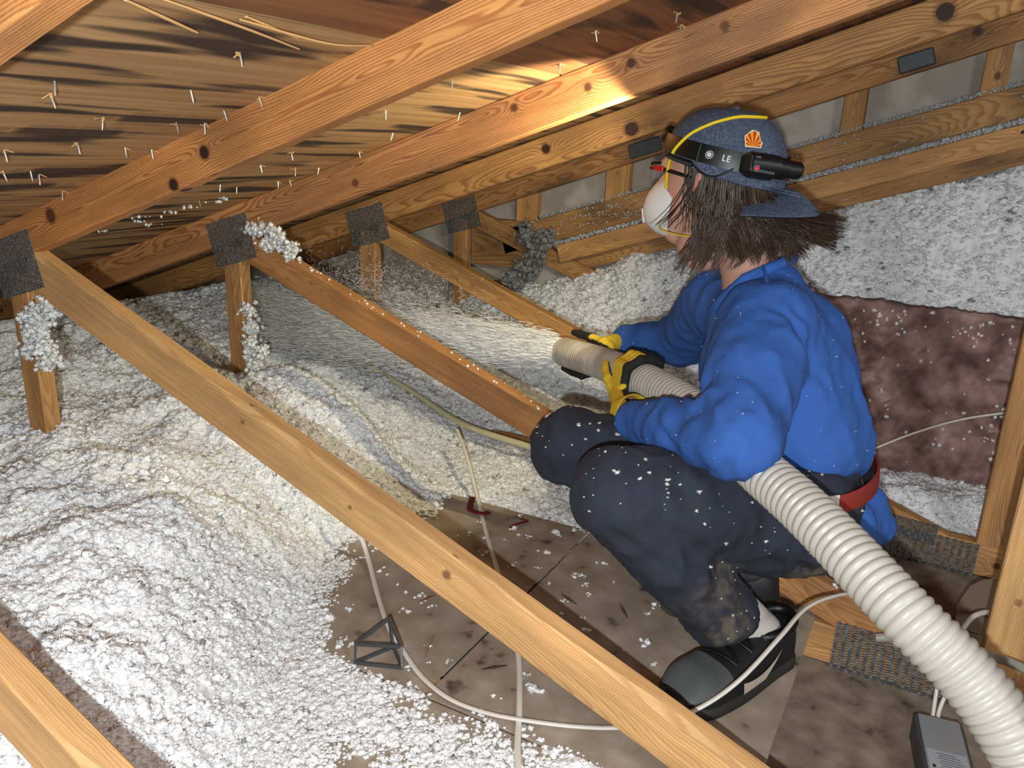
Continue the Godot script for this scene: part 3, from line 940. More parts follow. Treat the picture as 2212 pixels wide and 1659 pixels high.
func folds_shirt(v: Vector3, _n: Vector3) -> float:
	var f := 1.0 - absf(nz.get_noise_3d(v.x * 7.0 + v.y * 4.0, v.y * 2.5 - v.x * 2.0, v.z * 7.0)) * 2.0
	var el := exp(-v.distance_squared_to(Vector3(-0.33, 0.58, -1.33)) / 0.012) + exp(-v.distance_squared_to(Vector3(-0.24, 0.70, -1.50)) / 0.006)
	var f2 := sin((v.x * 1.3 + v.y * 0.5 - v.z) * 80.0 + 5.0 * nz.get_noise_3dv(v * 8.0))
	var dr := 1.0 - absf(nz.get_noise_3d(v.x * 11.0 - v.y * 6.0 + 30.0, v.y * 2.0 + v.x * 3.0, v.z * 11.0 + v.y * 6.0)) * 2.6
	var hem := 0.006 * sin(v.z * 60.0 + v.x * 30.0) * smoothstep(0.52, 0.42, v.y)
	return 0.006 * (f - 0.5) + 0.006 * el * f2 + 0.003 * maxf(0.0, dr) + hem

func folds_trousers(v: Vector3, _n: Vector3) -> float:
	var f := 1.0 - absf(nz.get_noise_3d(v.x * 9.0, v.y * 7.0 + v.x * 4.0, v.z * 9.0 + 20.0)) * 2.0
	var kn := exp(-v.distance_squared_to(Vector3(-0.37, 0.40, -1.30)) / 0.01)
	var f2 := sin((v.x * 0.6 + v.y - v.z * 0.6) * 90.0 + 4.0 * nz.get_noise_3dv(v * 9.0))
	return 0.010 * (f - 0.5) + 0.006 * kn * f2

func make_person() -> void:
	nz = noise(1.0, 17, FastNoiseLite.TYPE_SIMPLEX_SMOOTH, 2)
	var p := thing("person", "worker crouching in blue shirt, navy trousers and backward cap, holding the hose", "person", PB)
	var hipl := Vector3(-0.165, 0.385, -1.515)
	var hipr := Vector3(-0.155, 0.375, -1.68)
	var knl := Vector3(-0.445, 0.462, -1.243)
	var anl := Vector3(-0.262, 0.222, -1.352)
	var knr := Vector3(-0.625, 0.448, -1.435)
	var anr := Vector3(-0.275, 0.235, -1.55)
	var shl := Vector3(-0.292, 0.735, -1.555)
	var shr := Vector3(-0.45, 0.715, -1.82)
	var ell := Vector3(-0.258, 0.594, -1.295)
	var wrl := Vector3(-0.508, 0.522, -1.465)
	var elr := Vector3(-0.57, 0.575, -1.99)
	var wrr := Vector3(-0.735, 0.545, -1.99)
	var neck := Vector3(-0.345, 0.80, -1.672)
	var ntop := Vector3(-0.385, 0.905, -1.625)
	var fdir := Vector3(-0.965, 0.10, -0.2).normalized()
	var side := fdir.cross(Vector3.UP).normalized()
	HX = Transform3D(Basis(fdir, side.cross(fdir).normalized(), side), Vector3(-0.425, 0.978, -1.60))
	# --- body: one skin surface, the head on a finer grid
	var skin := Color(0.50, 0.27, 0.20)
	var body := nets([[hipl, hipr, 0.085, 0.085], [hipl.lerp(hipr, 0.5), neck.lerp(Vector3(-0.25, 0.6, -1.68), 0.6), 0.10, 0.10], [Vector3(-0.27, 0.62, -1.66), neck, 0.10, 0.05], [shl, shr, 0.055, 0.055], [neck, ntop, 0.056, 0.052], [shl, ell, 0.045, 0.036], [ell, wrl, 0.035, 0.026], [shr, elr, 0.045, 0.036], [elr, wrr, 0.035, 0.027],
		[hipl, knl, 0.075, 0.055], [knl, anl, 0.052, 0.035], [hipr, knr, 0.075, 0.055], [knr, anr, 0.052, 0.035]], 0.014, 0.03)
	var face_c := func(v: Vector3, _n: Vector3) -> Color:
		var q := HX.affine_inverse() * v
		var k := Color(0.52, 0.29, 0.215)
		k = k.lerp(Color(0.55, 0.22, 0.17), clampf(1.0 - q.distance_to(Vector3(0.06, -0.02, -0.06)) / 0.05, 0.0, 1.0) * 0.5)
		if q.distance_to(Vector3(-0.002, -0.004, -0.086)) < 0.03: k = Color(0.52, 0.22, 0.17)
		if absf(q.y - 0.022) < 0.006 and q.x > 0.07 and absf(absf(q.z) - 0.032) < 0.016: k = Color(0.07, 0.045, 0.03)
		return k
	var hc := []
	for c in [[Vector3(-0.015, 0.035, 0), Vector3(0.02, 0.045, 0), 0.087, 0.080, Vector3(0, 0, 1), 1.12], [Vector3(0.03, -0.03, 0), Vector3(0.062, -0.088, 0), 0.062, 0.034], [Vector3(0.045, 0.01, 0), Vector3(0.06, -0.03, 0), 0.055, 0.05],
		[Vector3(0.104, 0.012, 0), Vector3(0.122, -0.022, 0), 0.010, 0.014], [Vector3(0.09, 0.033, -0.035), Vector3(0.09, 0.033, 0.035), 0.016, 0.016], [Vector3(0.105, -0.052, -0.016), Vector3(0.105, -0.052, 0.016), 0.009, 0.009], [Vector3(0.102, -0.062, -0.014), Vector3(0.102, -0.062, 0.014), 0.009, 0.009],
		[Vector3(-0.006, 0.022, -0.080), Vector3(0.0, -0.012, -0.079), 0.012, 0.008], [Vector3(-0.006, 0.022, 0.080), Vector3(0.0, -0.012, 0.079), 0.012, 0.008], [Vector3(-0.014, 0.028, -0.088), Vector3(-0.012, 0.0, -0.086), 0.006, 0.005], [Vector3(-0.014, 0.028, 0.088), Vector3(-0.012, 0.0, 0.086), 0.006, 0.005],
		[Vector3(-0.01, -0.05, 0), Vector3(0.0, -0.11, 0.0), 0.056, 0.053]]:
		var q := [HX * c[0], HX * c[1], c[2], c[3]]
		if c.size() > 4: q.append_array([(HX.basis * c[4]).normalized(), c[5]])
		hc.append(q)
	var hd := nets(hc, 0.0045, 0.012, face_c)
	for k in body.c.size(): body.c[k] = skin
	var b0 := body.v.size()
	for k in hd.v.size(): body.pt(hd.v[k], Vector2.ZERO, hd.c[k])
	for k in hd.i: body.i.append(b0 + k)
	var skm := vmat(0.55)
	skm.subsurf_scatter_enabled = true
	skm.subsurf_scatter_strength = 0.06
	part("body", body, skm, p)
	# --- shirt
	var sm := mat(Color(0.10, 0.26, 0.66), 0.9)
	speckle(sm, [Color(0.165, 0.33, 0.61), Color(0.205, 0.39, 0.70)], [0.3, 0.7], 0.25, 6.0, 3, 2)
	sm.albedo_color = Color.WHITE
	var shirt := nets([[Vector3(-0.19, 0.505, -1.575), Vector3(-0.275, 0.655, -1.595), 0.105, 0.112], [Vector3(-0.19, 0.505, -1.66), Vector3(-0.295, 0.64, -1.735), 0.105, 0.115], [Vector3(-0.155, 0.51, -1.61), Vector3(-0.245, 0.68, -1.68), 0.088, 0.10], [Vector3(-0.285, 0.50, -1.60), Vector3(-0.335, 0.63, -1.65), 0.10, 0.095],
		[shl + Vector3(0.02, -0.005, -0.02), shr + Vector3(0.02, 0, 0.03), 0.078, 0.078], [Vector3(-0.27, 0.68, -1.63), Vector3(-0.315, 0.765, -1.665), 0.10, 0.078], [shl, shl.lerp(ell, 0.5), 0.086, 0.080], [shl.lerp(ell, 0.4), ell, 0.082, 0.062], [shl.lerp(ell, 0.55) + Vector3(0.01, -0.03, 0.0), ell + Vector3(0.015, -0.012, 0.01), 0.06, 0.048], [ell, ell.lerp(wrl, 0.55), 0.062, 0.050], [ell + Vector3(0.0, -0.012, 0), ell.lerp(wrl, 0.45) + Vector3(0, -0.022, 0.0), 0.05, 0.036], [ell.lerp(wrl, 0.5), ell.lerp(wrl, 0.94), 0.051, 0.041],
		[shr, elr, 0.078, 0.066], [elr, elr.lerp(wrr, 0.9), 0.06, 0.043]], 0.0075, 0.026, null, folds_shirt)
	var so := part("shirt", shirt, sm, p)
	# neckline: a ribbed band round the neck
	var ring := []
	for k in 29:
		var a := TAU * k / 28.0
		var q := Vector3(-0.345 + 0.072 * cos(a), 0.812 - 0.026 * cos(a + PI) - 0.045 * maxf(0.0, -cos(a)) , -1.668 + 0.078 * sin(a))
		ring.append(q + Vector3(0, 0.014 * cos(a), 0))
	var nb := MB.new()
	nb.tube(ring, same(29, 0.011), 8, true)
	part("collar", nb, sm, so)
	# seams over the shoulder
	var seam := MB.new()
	seam.tube(Array(curve([Vector3(-0.315, 0.838, -1.60), Vector3(-0.30, 0.825, -1.56), Vector3(-0.285, 0.80, -1.515), Vector3(-0.31, 0.765, -1.478)], 0.012)), same(curve([Vector3(-0.315, 0.838, -1.60), Vector3(-0.30, 0.825, -1.56), Vector3(-0.285, 0.80, -1.515), Vector3(-0.31, 0.765, -1.478)], 0.012).size(), 0.004), 6)
	part("seam", seam, sm, so)
	# shirt tail hanging below the belt
	var tail := nets([[Vector3(-0.105, 0.40, -1.53), Vector3(-0.06, 0.35, -1.57), 0.04, 0.024], [Vector3(-0.13, 0.405, -1.475), Vector3(-0.07, 0.365, -1.52), 0.03, 0.024], [Vector3(-0.085, 0.385, -1.55), Vector3(-0.052, 0.345, -1.58), 0.034, 0.022], [Vector3(-0.072, 0.385, -1.64), Vector3(-0.038, 0.335, -1.66), 0.034, 0.024], [Vector3(-0.052, 0.345, -1.58), Vector3(-0.038, 0.335, -1.66), 0.022, 0.024], [Vector3(-0.085, 0.385, -1.55), Vector3(-0.072, 0.385, -1.64), 0.034, 0.034]], 0.008, 0.03, null, folds_shirt)
	part("shirt_tail", tail, sm, so)
	# --- trousers
	var tr := nets([[hipl, hipr, 0.100, 0.100], [Vector3(-0.13, 0.345, -1.56), Vector3(-0.14, 0.345, -1.64), 0.088, 0.088], [Vector3(-0.17, 0.43, -1.58), Vector3(-0.17, 0.43, -1.66), 0.095, 0.095], [hipl, hipl.lerp(knl, 0.6), 0.108, 0.100], [hipl.lerp(knl, 0.5), knl, 0.102, 0.082], [hipl + Vector3(-0.02, -0.06, 0.02), hipl.lerp(knl, 0.55) + Vector3(0, -0.05, 0), 0.07, 0.06],
		[knl, knl.lerp(anl, 0.5), 0.080, 0.072], [knl.lerp(anl, 0.45), anl, 0.072, 0.066], [hipr, knr, 0.102, 0.082], [knr, anr, 0.074, 0.052]], 0.008, 0.016, dirt, folds_trousers)
	var to := part("trousers", tr, vmat(0.9), p)
	flakes_on(tr, "white insulation flakes stuck to the navy trousers", 380, 0.0042)
	flakes_on(shirt, "tiny white flakes sprinkled on the blue shirt back", 240, 0.0016)
	# belt and undershirt at the waist
	var belt := MB.new()
	var brows := []
	for h in [[0.438, 0.116], [0.438, 0.121], [0.404, 0.124], [0.404, 0.118]]:
		var row := PackedVector3Array()
		for k in 40:
			var a := TAU * k / 40
			row.append(Vector3(-0.172 + h[1] * cos(a) * 1.02, h[0] + 0.026 + 0.008 * cos(a), -1.60 + (h[1] + 0.080) * sin(a)))
		brows.append(row)
	brows.append(brows[0])
	belt.grid(brows, true)
	part("belt", belt, mat(Color(0.55, 0.17, 0.14), 0.7), p)
	var wr := []
	for h in [[0.442, 0.122], [0.400, 0.127], [0.400, 0.119], [0.442, 0.117]]:
		var row := PackedVector3Array()
		for k in 9:
			var a := lerpf(0.95, 2.0, k / 8.0)
			row.append(Vector3(-0.172 + h[1] * cos(a) * 1.02, h[0] + 0.026 + 0.008 * cos(a), -1.60 + (h[1] + 0.080) * sin(a)))
		wr.append(row)
	wr.append(wr[0])
	var ub := MB.new()
	ub.grid(wr, false)
	part("undershirt", ub, mat(Color(0.82, 0.81, 0.78), 0.9), p)
	make_head_things(p)
	make_shoe(p, Vector3(-0.152, 0.101, -1.468), Vector3(-0.298, 0.101, -1.182), 0.0, true)
	make_shoe(p, Vector3(-0.188, 0.140, -1.572), Vector3(-0.42, 0.103, -1.505), 0.35, false)
	# sock
	var sk := MB.new()
	sk.tube([Vector3(-0.262, 0.25, -1.355), Vector3(-0.228, 0.205, -1.385), Vector3(-0.200, 0.175, -1.405), Vector3(-0.19, 0.13, -1.41)], [0.044, 0.046, 0.045, 0.042], 18)
	part("sock", sk, mat(Color(0.78, 0.76, 0.73), 0.95), p)
	make_gloves(p, wrl, ell, wrr, elr)

func flakes_on(src: MB, label: String, count: int, size: float) -> void:
	var xs := []
	var eye := Vector3(0, 1.055, 0.1)
	var seenv := 0
	var cluster := noise(9.0, 55, FastNoiseLite.TYPE_SIMPLEX_SMOOTH, 2)
	while xs.size() < count and seenv < 60000:
		seenv += 1
		var t := (rng.randi() % (src.i.size() / 3)) * 3
		var a := src.v[src.i[t]]
		var b := src.v[src.i[t + 1]]
		var c := src.v[src.i[t + 2]]
		var n := (c - a).cross(b - a).normalized()
		if n.y < -0.3 or cluster.get_noise_3dv(a) < -0.02: continue
		var u := rng.randf()
		var w := rng.randf() * (1.0 - u)
		var s := size * (0.4 + 1.4 * pow(rng.randf(), 2.5))
		xs.append(Transform3D(Basis.from_euler(Vector3(rng.randf() * 6, rng.randf() * 6, 0)).scaled(Vector3(s, s * 0.6, s * 1.5)), a + (b - a) * u + (c - a) * w + n * s * 0.2))
	var o := multi("insulation_flakes", tufts[0], mat(Color(0.9, 0.89, 0.86), 1.0), xs, [])
	tag(o, label, "flakes", "", "stuff")

func hp(x: float, y: float, z: float) -> Vector3:
	return HX * Vector3(x, y, z)

func cap_r(t: float) -> Vector2:           # cap crown profile: t 0 at the rim, 1 at the button
	return Vector2(pow(cos(t * PI / 2), 0.72), sin(t * PI / 2))

func cap_pt(a: float, t: float, off := 0.0) -> Vector3:    # a = angle from the face, positive to the person's left (toward the viewer)
	var r := cap_r(t)
	var rim := 0.038 + 0.016 * cos(a)
	return hp(-0.010 + (0.122 + off) * cos(a) * r.x, rim + (0.112 + off - 0.016 * cos(a)) * r.y, -(0.104 + off) * sin(a) * r.x)

func make_head_things(p: Node) -> void:
	# --- cap, worn back to front
	var cm := mat(Color(0.20, 0.235, 0.31), 0.9)
	speckle(cm, [Color(0.23, 0.26, 0.34), Color(0.31, 0.35, 0.43), Color(0.46, 0.48, 0.50)], [0.3, 0.62, 0.95], 0.06, 4.0, 9)
	cm.albedo_color = Color.WHITE
	var mb := MB.new()
	var rows := []
	for t in 13:
		var row := PackedVector3Array()
		for k in 48:
			var a := TAU * k / 48
			row.append(cap_pt(a, t / 12.0, -0.0014 if k % 8 == 0 and t < 12 else 0.0))
		rows.append(row)
	mb.grid(rows, true)
	var cap := part("cap", mb, cm, p)
	mb = MB.new()
	mb.ball(Transform3D(HX.basis, cap_pt(0, 1.0)), Vector3(0.008, 0.005, 0.008), 12, 6)
	part("cap_button", mb, cm, cap)
	mb = MB.new()                                          # bill over the nape
	rows = []
	for j in 9:
		var row := PackedVector3Array()
		for k in 25:
			var s := -1.0 + k / 12.0
			var a := PI + s * 1.45
			var e := cap_pt(a, 0.0)
			var out := hp(-0.010 - 0.205 * sqrt(maxf(0.0, 1.0 - 0.22 * s * s * s * s)) + 0.075 * s * s, -0.010 - 0.012 * s * s, -0.116 * s)
			row.append(e.lerp(out, j / 8.0) + HX.basis.y * (0.012 * sin(PI * j / 8.0) * (1.0 - s * s)))
		rows.append(row)
	var under := []
	for j in 9:
		var row := PackedVector3Array()
		for k in 25: row.append(rows[8 - j][k] - HX.basis.y * 0.0045)
		under.append(row)
	mb.grid(rows + under + [rows[0]], false)
	part("cap_bill", mb, cm, cap)
	# sticker: a pale bordered patch with red and yellow rays
	var sx := Transform3D(HX.basis, Vector3.ZERO)
	var sc := cap_pt(2.36, 0.40, 0.0035)
	var sn := (cap_pt(2.36, 0.40, 0.02) - sc).normalized()
	var su := (cap_pt(2.36, 0.50, 0.0035) - cap_pt(2.36, 0.30, 0.0035)).normalized()
	var sr := su.cross(sn).normalized()
	var outl := [Vector2(-0.013, -0.012), Vector2(0.013, -0.012), Vector2(0.016, -0.002), Vector2(0.013, -0.001), Vector2(0.010, 0.014), Vector2(-0.001, 0.017), Vector2(-0.014, 0.006)]
	mb = MB.new()
	var c0 := mb.pt(sc + su * -0.004)
	for q in outl: mb.pt(sc + sr * q.x * 1.14 + su * q.y * 1.14)
	for k in outl.size(): mb.tri(c0, c0 + 1 + k, c0 + 1 + (k + 1) % outl.size())
	part("sticker", mb, mat(Color(0.86, 0.80, 0.66), 0.5), cap)
	var foot := Vector2(0, -0.012)
	var fan := []
	for k in 15:
		var d := Vector2.from_angle(PI * k / 14.0)
		var best := 0.02
		for j in outl.size():
			var hit = Geometry2D.segment_intersects_segment(foot + d * 0.0005, foot + d * 0.05, outl[j], outl[(j + 1) % outl.size()])
			if hit != null: best = minf(best, (hit - foot).length()) if best != 0.02 else (hit - foot).length()
		fan.append(foot + d * best)
	for pass_k in 2:
		mb = MB.new()
		for k in 14:
			if k % 2 != pass_k: continue
			var q := []
			for w in [foot, fan[k], fan[k + 1]]: q.append(sc + sr * w.x + su * w.y + sn * 0.0008)
			var s := mb.pt(q[0])
			mb.pt(q[1]); mb.pt(q[2]); mb.tri(s, s + 1, s + 2)
		part("sticker_ray", mb, mat(Color(0.72, 0.16, 0.06) if pass_k == 0 else Color(0.90, 0.62, 0.12), 0.5), cap)
	# --- headlamp: strap round the cap, pack at the back, lamp at the brow
	var h := thing("headlamp", "black headlamp strapped round the cap with its pack at the back", "headlamp", hp(-0.1, 0.06, -0.05))
	mb = MB.new()
	var band := []
	for e in [[0.08, 0.002], [0.08, 0.005], [0.26, 0.006], [0.26, 0.003], [0.08, 0.002]]:
		var row := PackedVector3Array()
		for k in 64: row.append(cap_pt(TAU * k / 64, e[0], e[1]))
		band.append(row)
	mb.grid(band, true)
	part("strap", mb, M.black, h)
	var put := func(a: float, t: float, off: float) -> Transform3D:
		var c := cap_pt(a, t, off)
		var n := (cap_pt(a, t, off + 0.02) - c).normalized()
		var x := (cap_pt(a - 0.05, t, off) - cap_pt(a + 0.05, t, off)).normalized()
		var y := n.cross(x).normalized()
		return Transform3D(Basis(x, y, n), c)
	var white := mat(Color(0.75, 0.76, 0.76), 0.6)
	# text runs from the front of the cap to the back, i.e. along growing a
	var tx: Transform3D = put.call(1.98, 0.17, 0.0068)
	tx.basis = Basis(-tx.basis.x, -tx.basis.y.cross(tx.basis.x).cross(tx.basis.x).normalized() * 0 + tx.basis.y, tx.basis.z)
	var text := TextMesh.new()
	text.text = "LE"
	var fnt := SystemFont.new()
	fnt.font_names = PackedStringArray(["Droid Sans"])
	fnt.font_weight = 700
	text.font = fnt
	text.font_size = 16
	text.pixel_size = 0.00095
	text.depth = 0.0005
	var lt := MeshInstance3D.new()
	lt.name = "lettering"
	lt.mesh = text
	lt.material_override = white
	var n2: Vector3 = tx.basis.z
	var x2: Vector3 = -put.call(1.98, 0.17, 0.0068).basis.x
	lt.transform = Transform3D(Basis(x2, n2.cross(x2).normalized(), n2).orthonormalized(), tx.origin - h.position)
	h.add_child(lt, true)
	mb = MB.new()
	var lg: Transform3D = put.call(1.72, 0.17, 0.0066)
	mb.lathe(Transform3D(Basis(lg.basis.x, lg.basis.z, lg.basis.y), lg.origin), [Vector2(0.0045, -0.001), Vector2(0.0045, 0.0008)], 18)
	var rg := []
	for k in 25: rg.append(lg.origin + (lg.basis.x * cos(TAU * k / 24) + lg.basis.y * sin(TAU * k / 24)) * 0.0068)
	mb.tube(rg, same(25, 0.0008), 5, false)
	part("emblem", mb, white, h)
	mb = MB.new()
	var gl := []
	for k in 7: gl.append(cap_pt(1.55, 0.085 + 0.028 * k, 0.0066))
	mb.tube(gl, same(7, 0.0009), 5)
	part("green_line", mb, mat(Color(0.12, 0.36, 0.18), 0.6), h)
	var px: Transform3D = put.call(2.42, 0.15, 0.02)
	mb = MB.new()
	mb.box(Transform3D(Basis(px.basis.x, px.basis.y, px.basis.z), px.origin), Vector3(0.062, 0.042, 0.034), 0.008)
	var pack := part("battery_pack", mb, M.black, h)
	mb = MB.new()
	var ax: Vector3 = -px.basis.x
	mb.lathe(Transform3D(Basis(px.basis.y, ax, px.basis.z), px.origin + ax * 0.03 - px.basis.y * 0.004 + px.basis.z * 0.003), [Vector2(0.0185, -0.05), Vector2(0.019, 0.0), Vector2(0.017, 0.006), Vector2(0.017, 0.018), Vector2(0.0155, 0.020), Vector2(0.0155, 0.042), Vector2(0.0125, 0.046), Vector2(0.004, 0.046)], 20)
	part("end_cap", mb, M.black, pack)
	mb = MB.new()
	mb.box(Transform3D(px.basis, px.origin - ax * 0.012 + px.basis.z * 0.0185), Vector3(0.012, 0.028, 0.004), 0.0015)
	part("switch", mb, M.grey, pack)
	mb = MB.new()
	mb.ball(Transform3D(px.basis, px.origin - ax * 0.012 + px.basis.z * 0.0205 + px.basis.y * 0.008), Vector3(0.003, 0.003, 0.002), 10, 6)
	var red := mat(Color(0.8, 0.08, 0.06), 0.4)
	red.emission_enabled = true
	red.emission = Color(1.0, 0.12, 0.08)
	red.emission_energy_multiplier = 0.5
	part("indicator_led", mb, red, pack)
	mb = MB.new()                                             # cord: straight from the front, coiled, then a loop to the pack
	var cord := []
	for k in 220:
		var u := k / 219.0
		var a := lerpf(0.55, 1.5, u)
		var coil := 0.0045 * smoothstep(0.42, 0.5, u)
		var c := cap_pt(a, 0.04, 0.009)
		var y := HX.basis.y
		var n := (cap_pt(a, 0.04, 0.03) - c).normalized()
		cord.append(c + (y * cos(k * 1.05) + n * sin(k * 1.05)) * coil)
	for k in 14:
		var u := k / 13.0
		cord.append(cap_pt(lerpf(1.52, 2.1, u), 0.04 + 0.06 * u * u, 0.009) - HX.basis.y * 0.014 * sin(PI * u))
	mb.tube(cord, same(cord.size(), 0.0017), 6)
	part("cord", mb, M.black, h)
	var lx: Transform3D = put.call(-0.12, 0.17, 0.008)
	mb = MB.new()
	mb.lathe(Transform3D(Basis(lx.basis.x, lx.basis.z, -lx.basis.y), lx.origin), [Vector2(0.017, -0.012), Vector2(0.019, 0.006), Vector2(0.0185, 0.018), Vector2(0.014, 0.018)], 20)
	var lp := part("lamp_housing", mb, M.black, h)
	mb = MB.new()
	mb.lathe(Transform3D(Basis(lx.basis.x, lx.basis.z, -lx.basis.y), lx.origin), [Vector2(0.0145, 0.017), Vector2(0.0145, 0.0195)], 18)
	var glow := mat(Color(1, 1, 1), 0.3)
	glow.emission_enabled = true
	glow.emission = Color(1.0, 0.97, 0.88)
	glow.emission_energy_multiplier = 3.0
	part("lamp_lens", mb, glow, lp)
	# --- dust mask with straps
	var wm := mat(Color(0.86, 0.86, 0.85), 0.85)
	mb = MB.new()
	rows = []
	for j in 15:
		var row := PackedVector3Array()
		var t := j / 14.0
		for k in 36:
			var a := TAU * k / 36
			var rr := pow(sin(t * PI / 2), 0.7)
			var dep := 0.066 * pow(cos(t * PI / 2), 1.1)
			row.append(hp(0.078 + dep - 0.018 * absf(sin(a)) * rr * rr, -0.050 + 0.062 * cos(a) * rr - 0.014 * (1.0 - rr), -0.058 * sin(a) * rr))
		rows.append(row)
	mb.grid(rows, true)
	var inner := []
	for j in 15:
		var row := PackedVector3Array()
		for q in rows[14 - j]: row.append(q - HX.basis.x * 0.002)
		inner.append(row)
	mb.grid(inner, true)
	var mask := part("dust_mask", mb, wm, p)
	mb = MB.new()
	mb.box(Transform3D(HX.basis * Basis(Vector3(0, 0, 1), -0.3), hp(0.138, -0.077, -0.012)), Vector3(0.004, 0.03, 0.02), 0.0015)
	part("exhale_valve", mb, wm, mask)
	var ym := mat(Color(0.86, 0.74, 0.07), 0.6)
	mb = MB.new()
	var st := [hp(0.072, -0.010, -0.062), hp(0.066, 0.018, -0.078), hp(0.060, 0.040, -0.088), cap_pt(1.02, 0.0, 0.004), cap_pt(1.12, 0.12, 0.009), cap_pt(1.3, 0.30, 0.009), cap_pt(1.5, 0.46, 0.004), cap_pt(1.75, 0.58, 0.0025), cap_pt(2.1, 0.68, 0.002), cap_pt(2.6, 0.72, 0.002), cap_pt(3.1, 0.73, 0.002)]
	var stc := curve(st, 0.008)
	mb.tube(Array(stc), same(stc.size(), 0.0033), 6, true, Color.WHITE, 0.35)
	part("strap", mb, ym, mask)
	mb = MB.new()
	stc = curve([hp(0.074, -0.085, -0.058), hp(0.05, -0.088, -0.078), hp(0.0, -0.088, -0.078), hp(-0.04, -0.082, -0.066), hp(-0.066, -0.078, -0.03)], 0.008)
	mb.tube(Array(stc), same(stc.size(), 0.003), 6, true, Color.WHITE, 0.4)
	part("strap", mb, ym, mask)
	# --- safety glasses
	mb = MB.new()
	mb.tube([hp(0.112, 0.024, -0.062), hp(0.09, 0.026, -0.074), hp(0.05, 0.024, -0.082), hp(0.005, 0.02, -0.086)], [0.004, 0.0042, 0.0038, 0.003], 8, true)
	mb.tube([hp(0.112, 0.024, 0.062), hp(0.09, 0.026, 0.074), hp(0.05, 0.024, 0.082), hp(0.005, 0.02, 0.086)], [0.004, 0.0042, 0.0038, 0.003], 8, true)
	mb.tube([hp(0.112, 0.026, -0.063), hp(0.128, 0.03, -0.035), hp(0.132, 0.03, 0.0), hp(0.128, 0.03, 0.035), hp(0.112, 0.026, 0.063)], same(5, 0.003), 8, true)
	var gs := part("safety_glasses", mb, M.black, p)
	mb = MB.new()
	mb.box(Transform3D(HX.basis * Basis(Vector3(0, 1, 0), -0.25), hp(0.086, 0.0262, -0.0795)), Vector3(0.026, 0.010, 0.003), 0.001)
	part("red_tab", mb, mat(Color(0.75, 0.07, 0.07), 0.5), gs)
	mb = MB.new()
	rows = []
	for j in 2:
		var row := PackedVector3Array()
		for k in 13:
			var s := -1.0 + k / 6.0
			row.append(hp(0.133 - 0.024 * s * s, 0.03 - 0.042 * j * (1.0 - 0.25 * (1.0 - s * s)), 0.064 * s))
		rows.append(row)
	mb.grid(rows, false)
	var clear := mat(Color(0.9, 0.92, 0.92, 0.04), 0.05)
	clear.transparency = BaseMaterial3D.TRANSPARENCY_ALPHA
	part("lens", mb, clear, gs)
	make_hair(p)

func make_hair(p: Node) -> void:
	var r := RandomNumberGenerator.new()
	r.seed = 77
	var mb := MB.new()
	var wave := noise(3.0, 12, FastNoiseLite.TYPE_SIMPLEX_SMOOTH, 2)
	for k in 2200:
		var sideways := r.randf() < 0.62
		var a := r.randf_range(1.55, PI + 0.3) if sideways else r.randf_range(PI, TAU - 1.4)
		var aa := a if a < PI else TAU - a
		var back := clampf((aa - 1.42) / 1.6, 0.0, 1.0)       # 0 behind the ear, 1 at the nape
		var lay := r.randf()
		var lock := roundf(a * 7.0 + 0.35 * sin(lay * 9.0)) / 7.0
		var lr := sin(lock * 57.3 + floorf(lay * 3.0) * 2.1)      # one number per lock
		var len := 0.165 + 0.03 * lr - 0.03 * back + r.randf_range(-0.02, 0.02)
		var path := []
		var rad := []
		var th := r.randf_range(0.0010, 0.0024)
		var ph := lr * 3.0
		var jx := r.randfn() * 0.003
		for q in 12:
			var t := q / 11.0
			var ang := lerpf(a, lock + 0.03 * r.randfn(), 0.75 * smoothstep(0.1, 0.9, t))
			var rr := 1.0 + 0.16 * lay * minf(1.0, t * 2.0) - 0.12 * smoothstep(0.55, 1.0, t) * (1.0 - back)
			var lx := -0.012 + 0.100 * cos(ang) * rr + jx
			var lz := -0.088 * sin(ang) * rr + jx
			var y := 0.048 - 0.018 * back - len * t
			lx += -0.10 * back * back * pow(t, 1.8) - 0.012 * t * t
			y += 0.055 * back * back * t * t
			var wv := (0.010 + 0.006 * lr) * t
			lx += wv * sin(ph + t * 5.0 + 1.2 * lay)
			lz += wv * cos(ph * 1.7 + t * 4.0)
			lx += 0.10 * (t - 0.72) * absf(t - 0.72) * signf(lr) * 2.2 if t > 0.72 else 0.0
			path.append(hp(lx, y, lz))
			rad.append(th * (1.0 - 0.85 * t * t))
		var g := 0.75 + 0.35 * lr * 0.6 + r.randf_range(-0.2, 0.45)
		mb.tube(path, rad, 4, false, Color(0.060 * g, 0.035 * g, 0.022 * g))
	for k in 44:                                        # loose strands over the cheek and the ear
		var z := r.randf_range(-0.088, -0.080)
		var x := r.randf_range(-0.02, 0.03)
		var path := []
		var rad := []
		var e := r.randf_range(0.0, 0.03)
		for q in 9:
			var t := q / 8.0
			path.append(hp(x - 0.012 * t + (0.05 * t * t if k % 3 == 0 else -0.02 * t) + e * t * t, 0.045 - 0.125 * t, z - 0.006 * sin(t * PI)))
			rad.append(0.0016 * (1.0 - 0.8 * t))
		mb.tube(path, rad, 4, false, Color(0.035, 0.02, 0.013))
	var hm := vmat(0.38)
	part("hair", mb, hm, p)

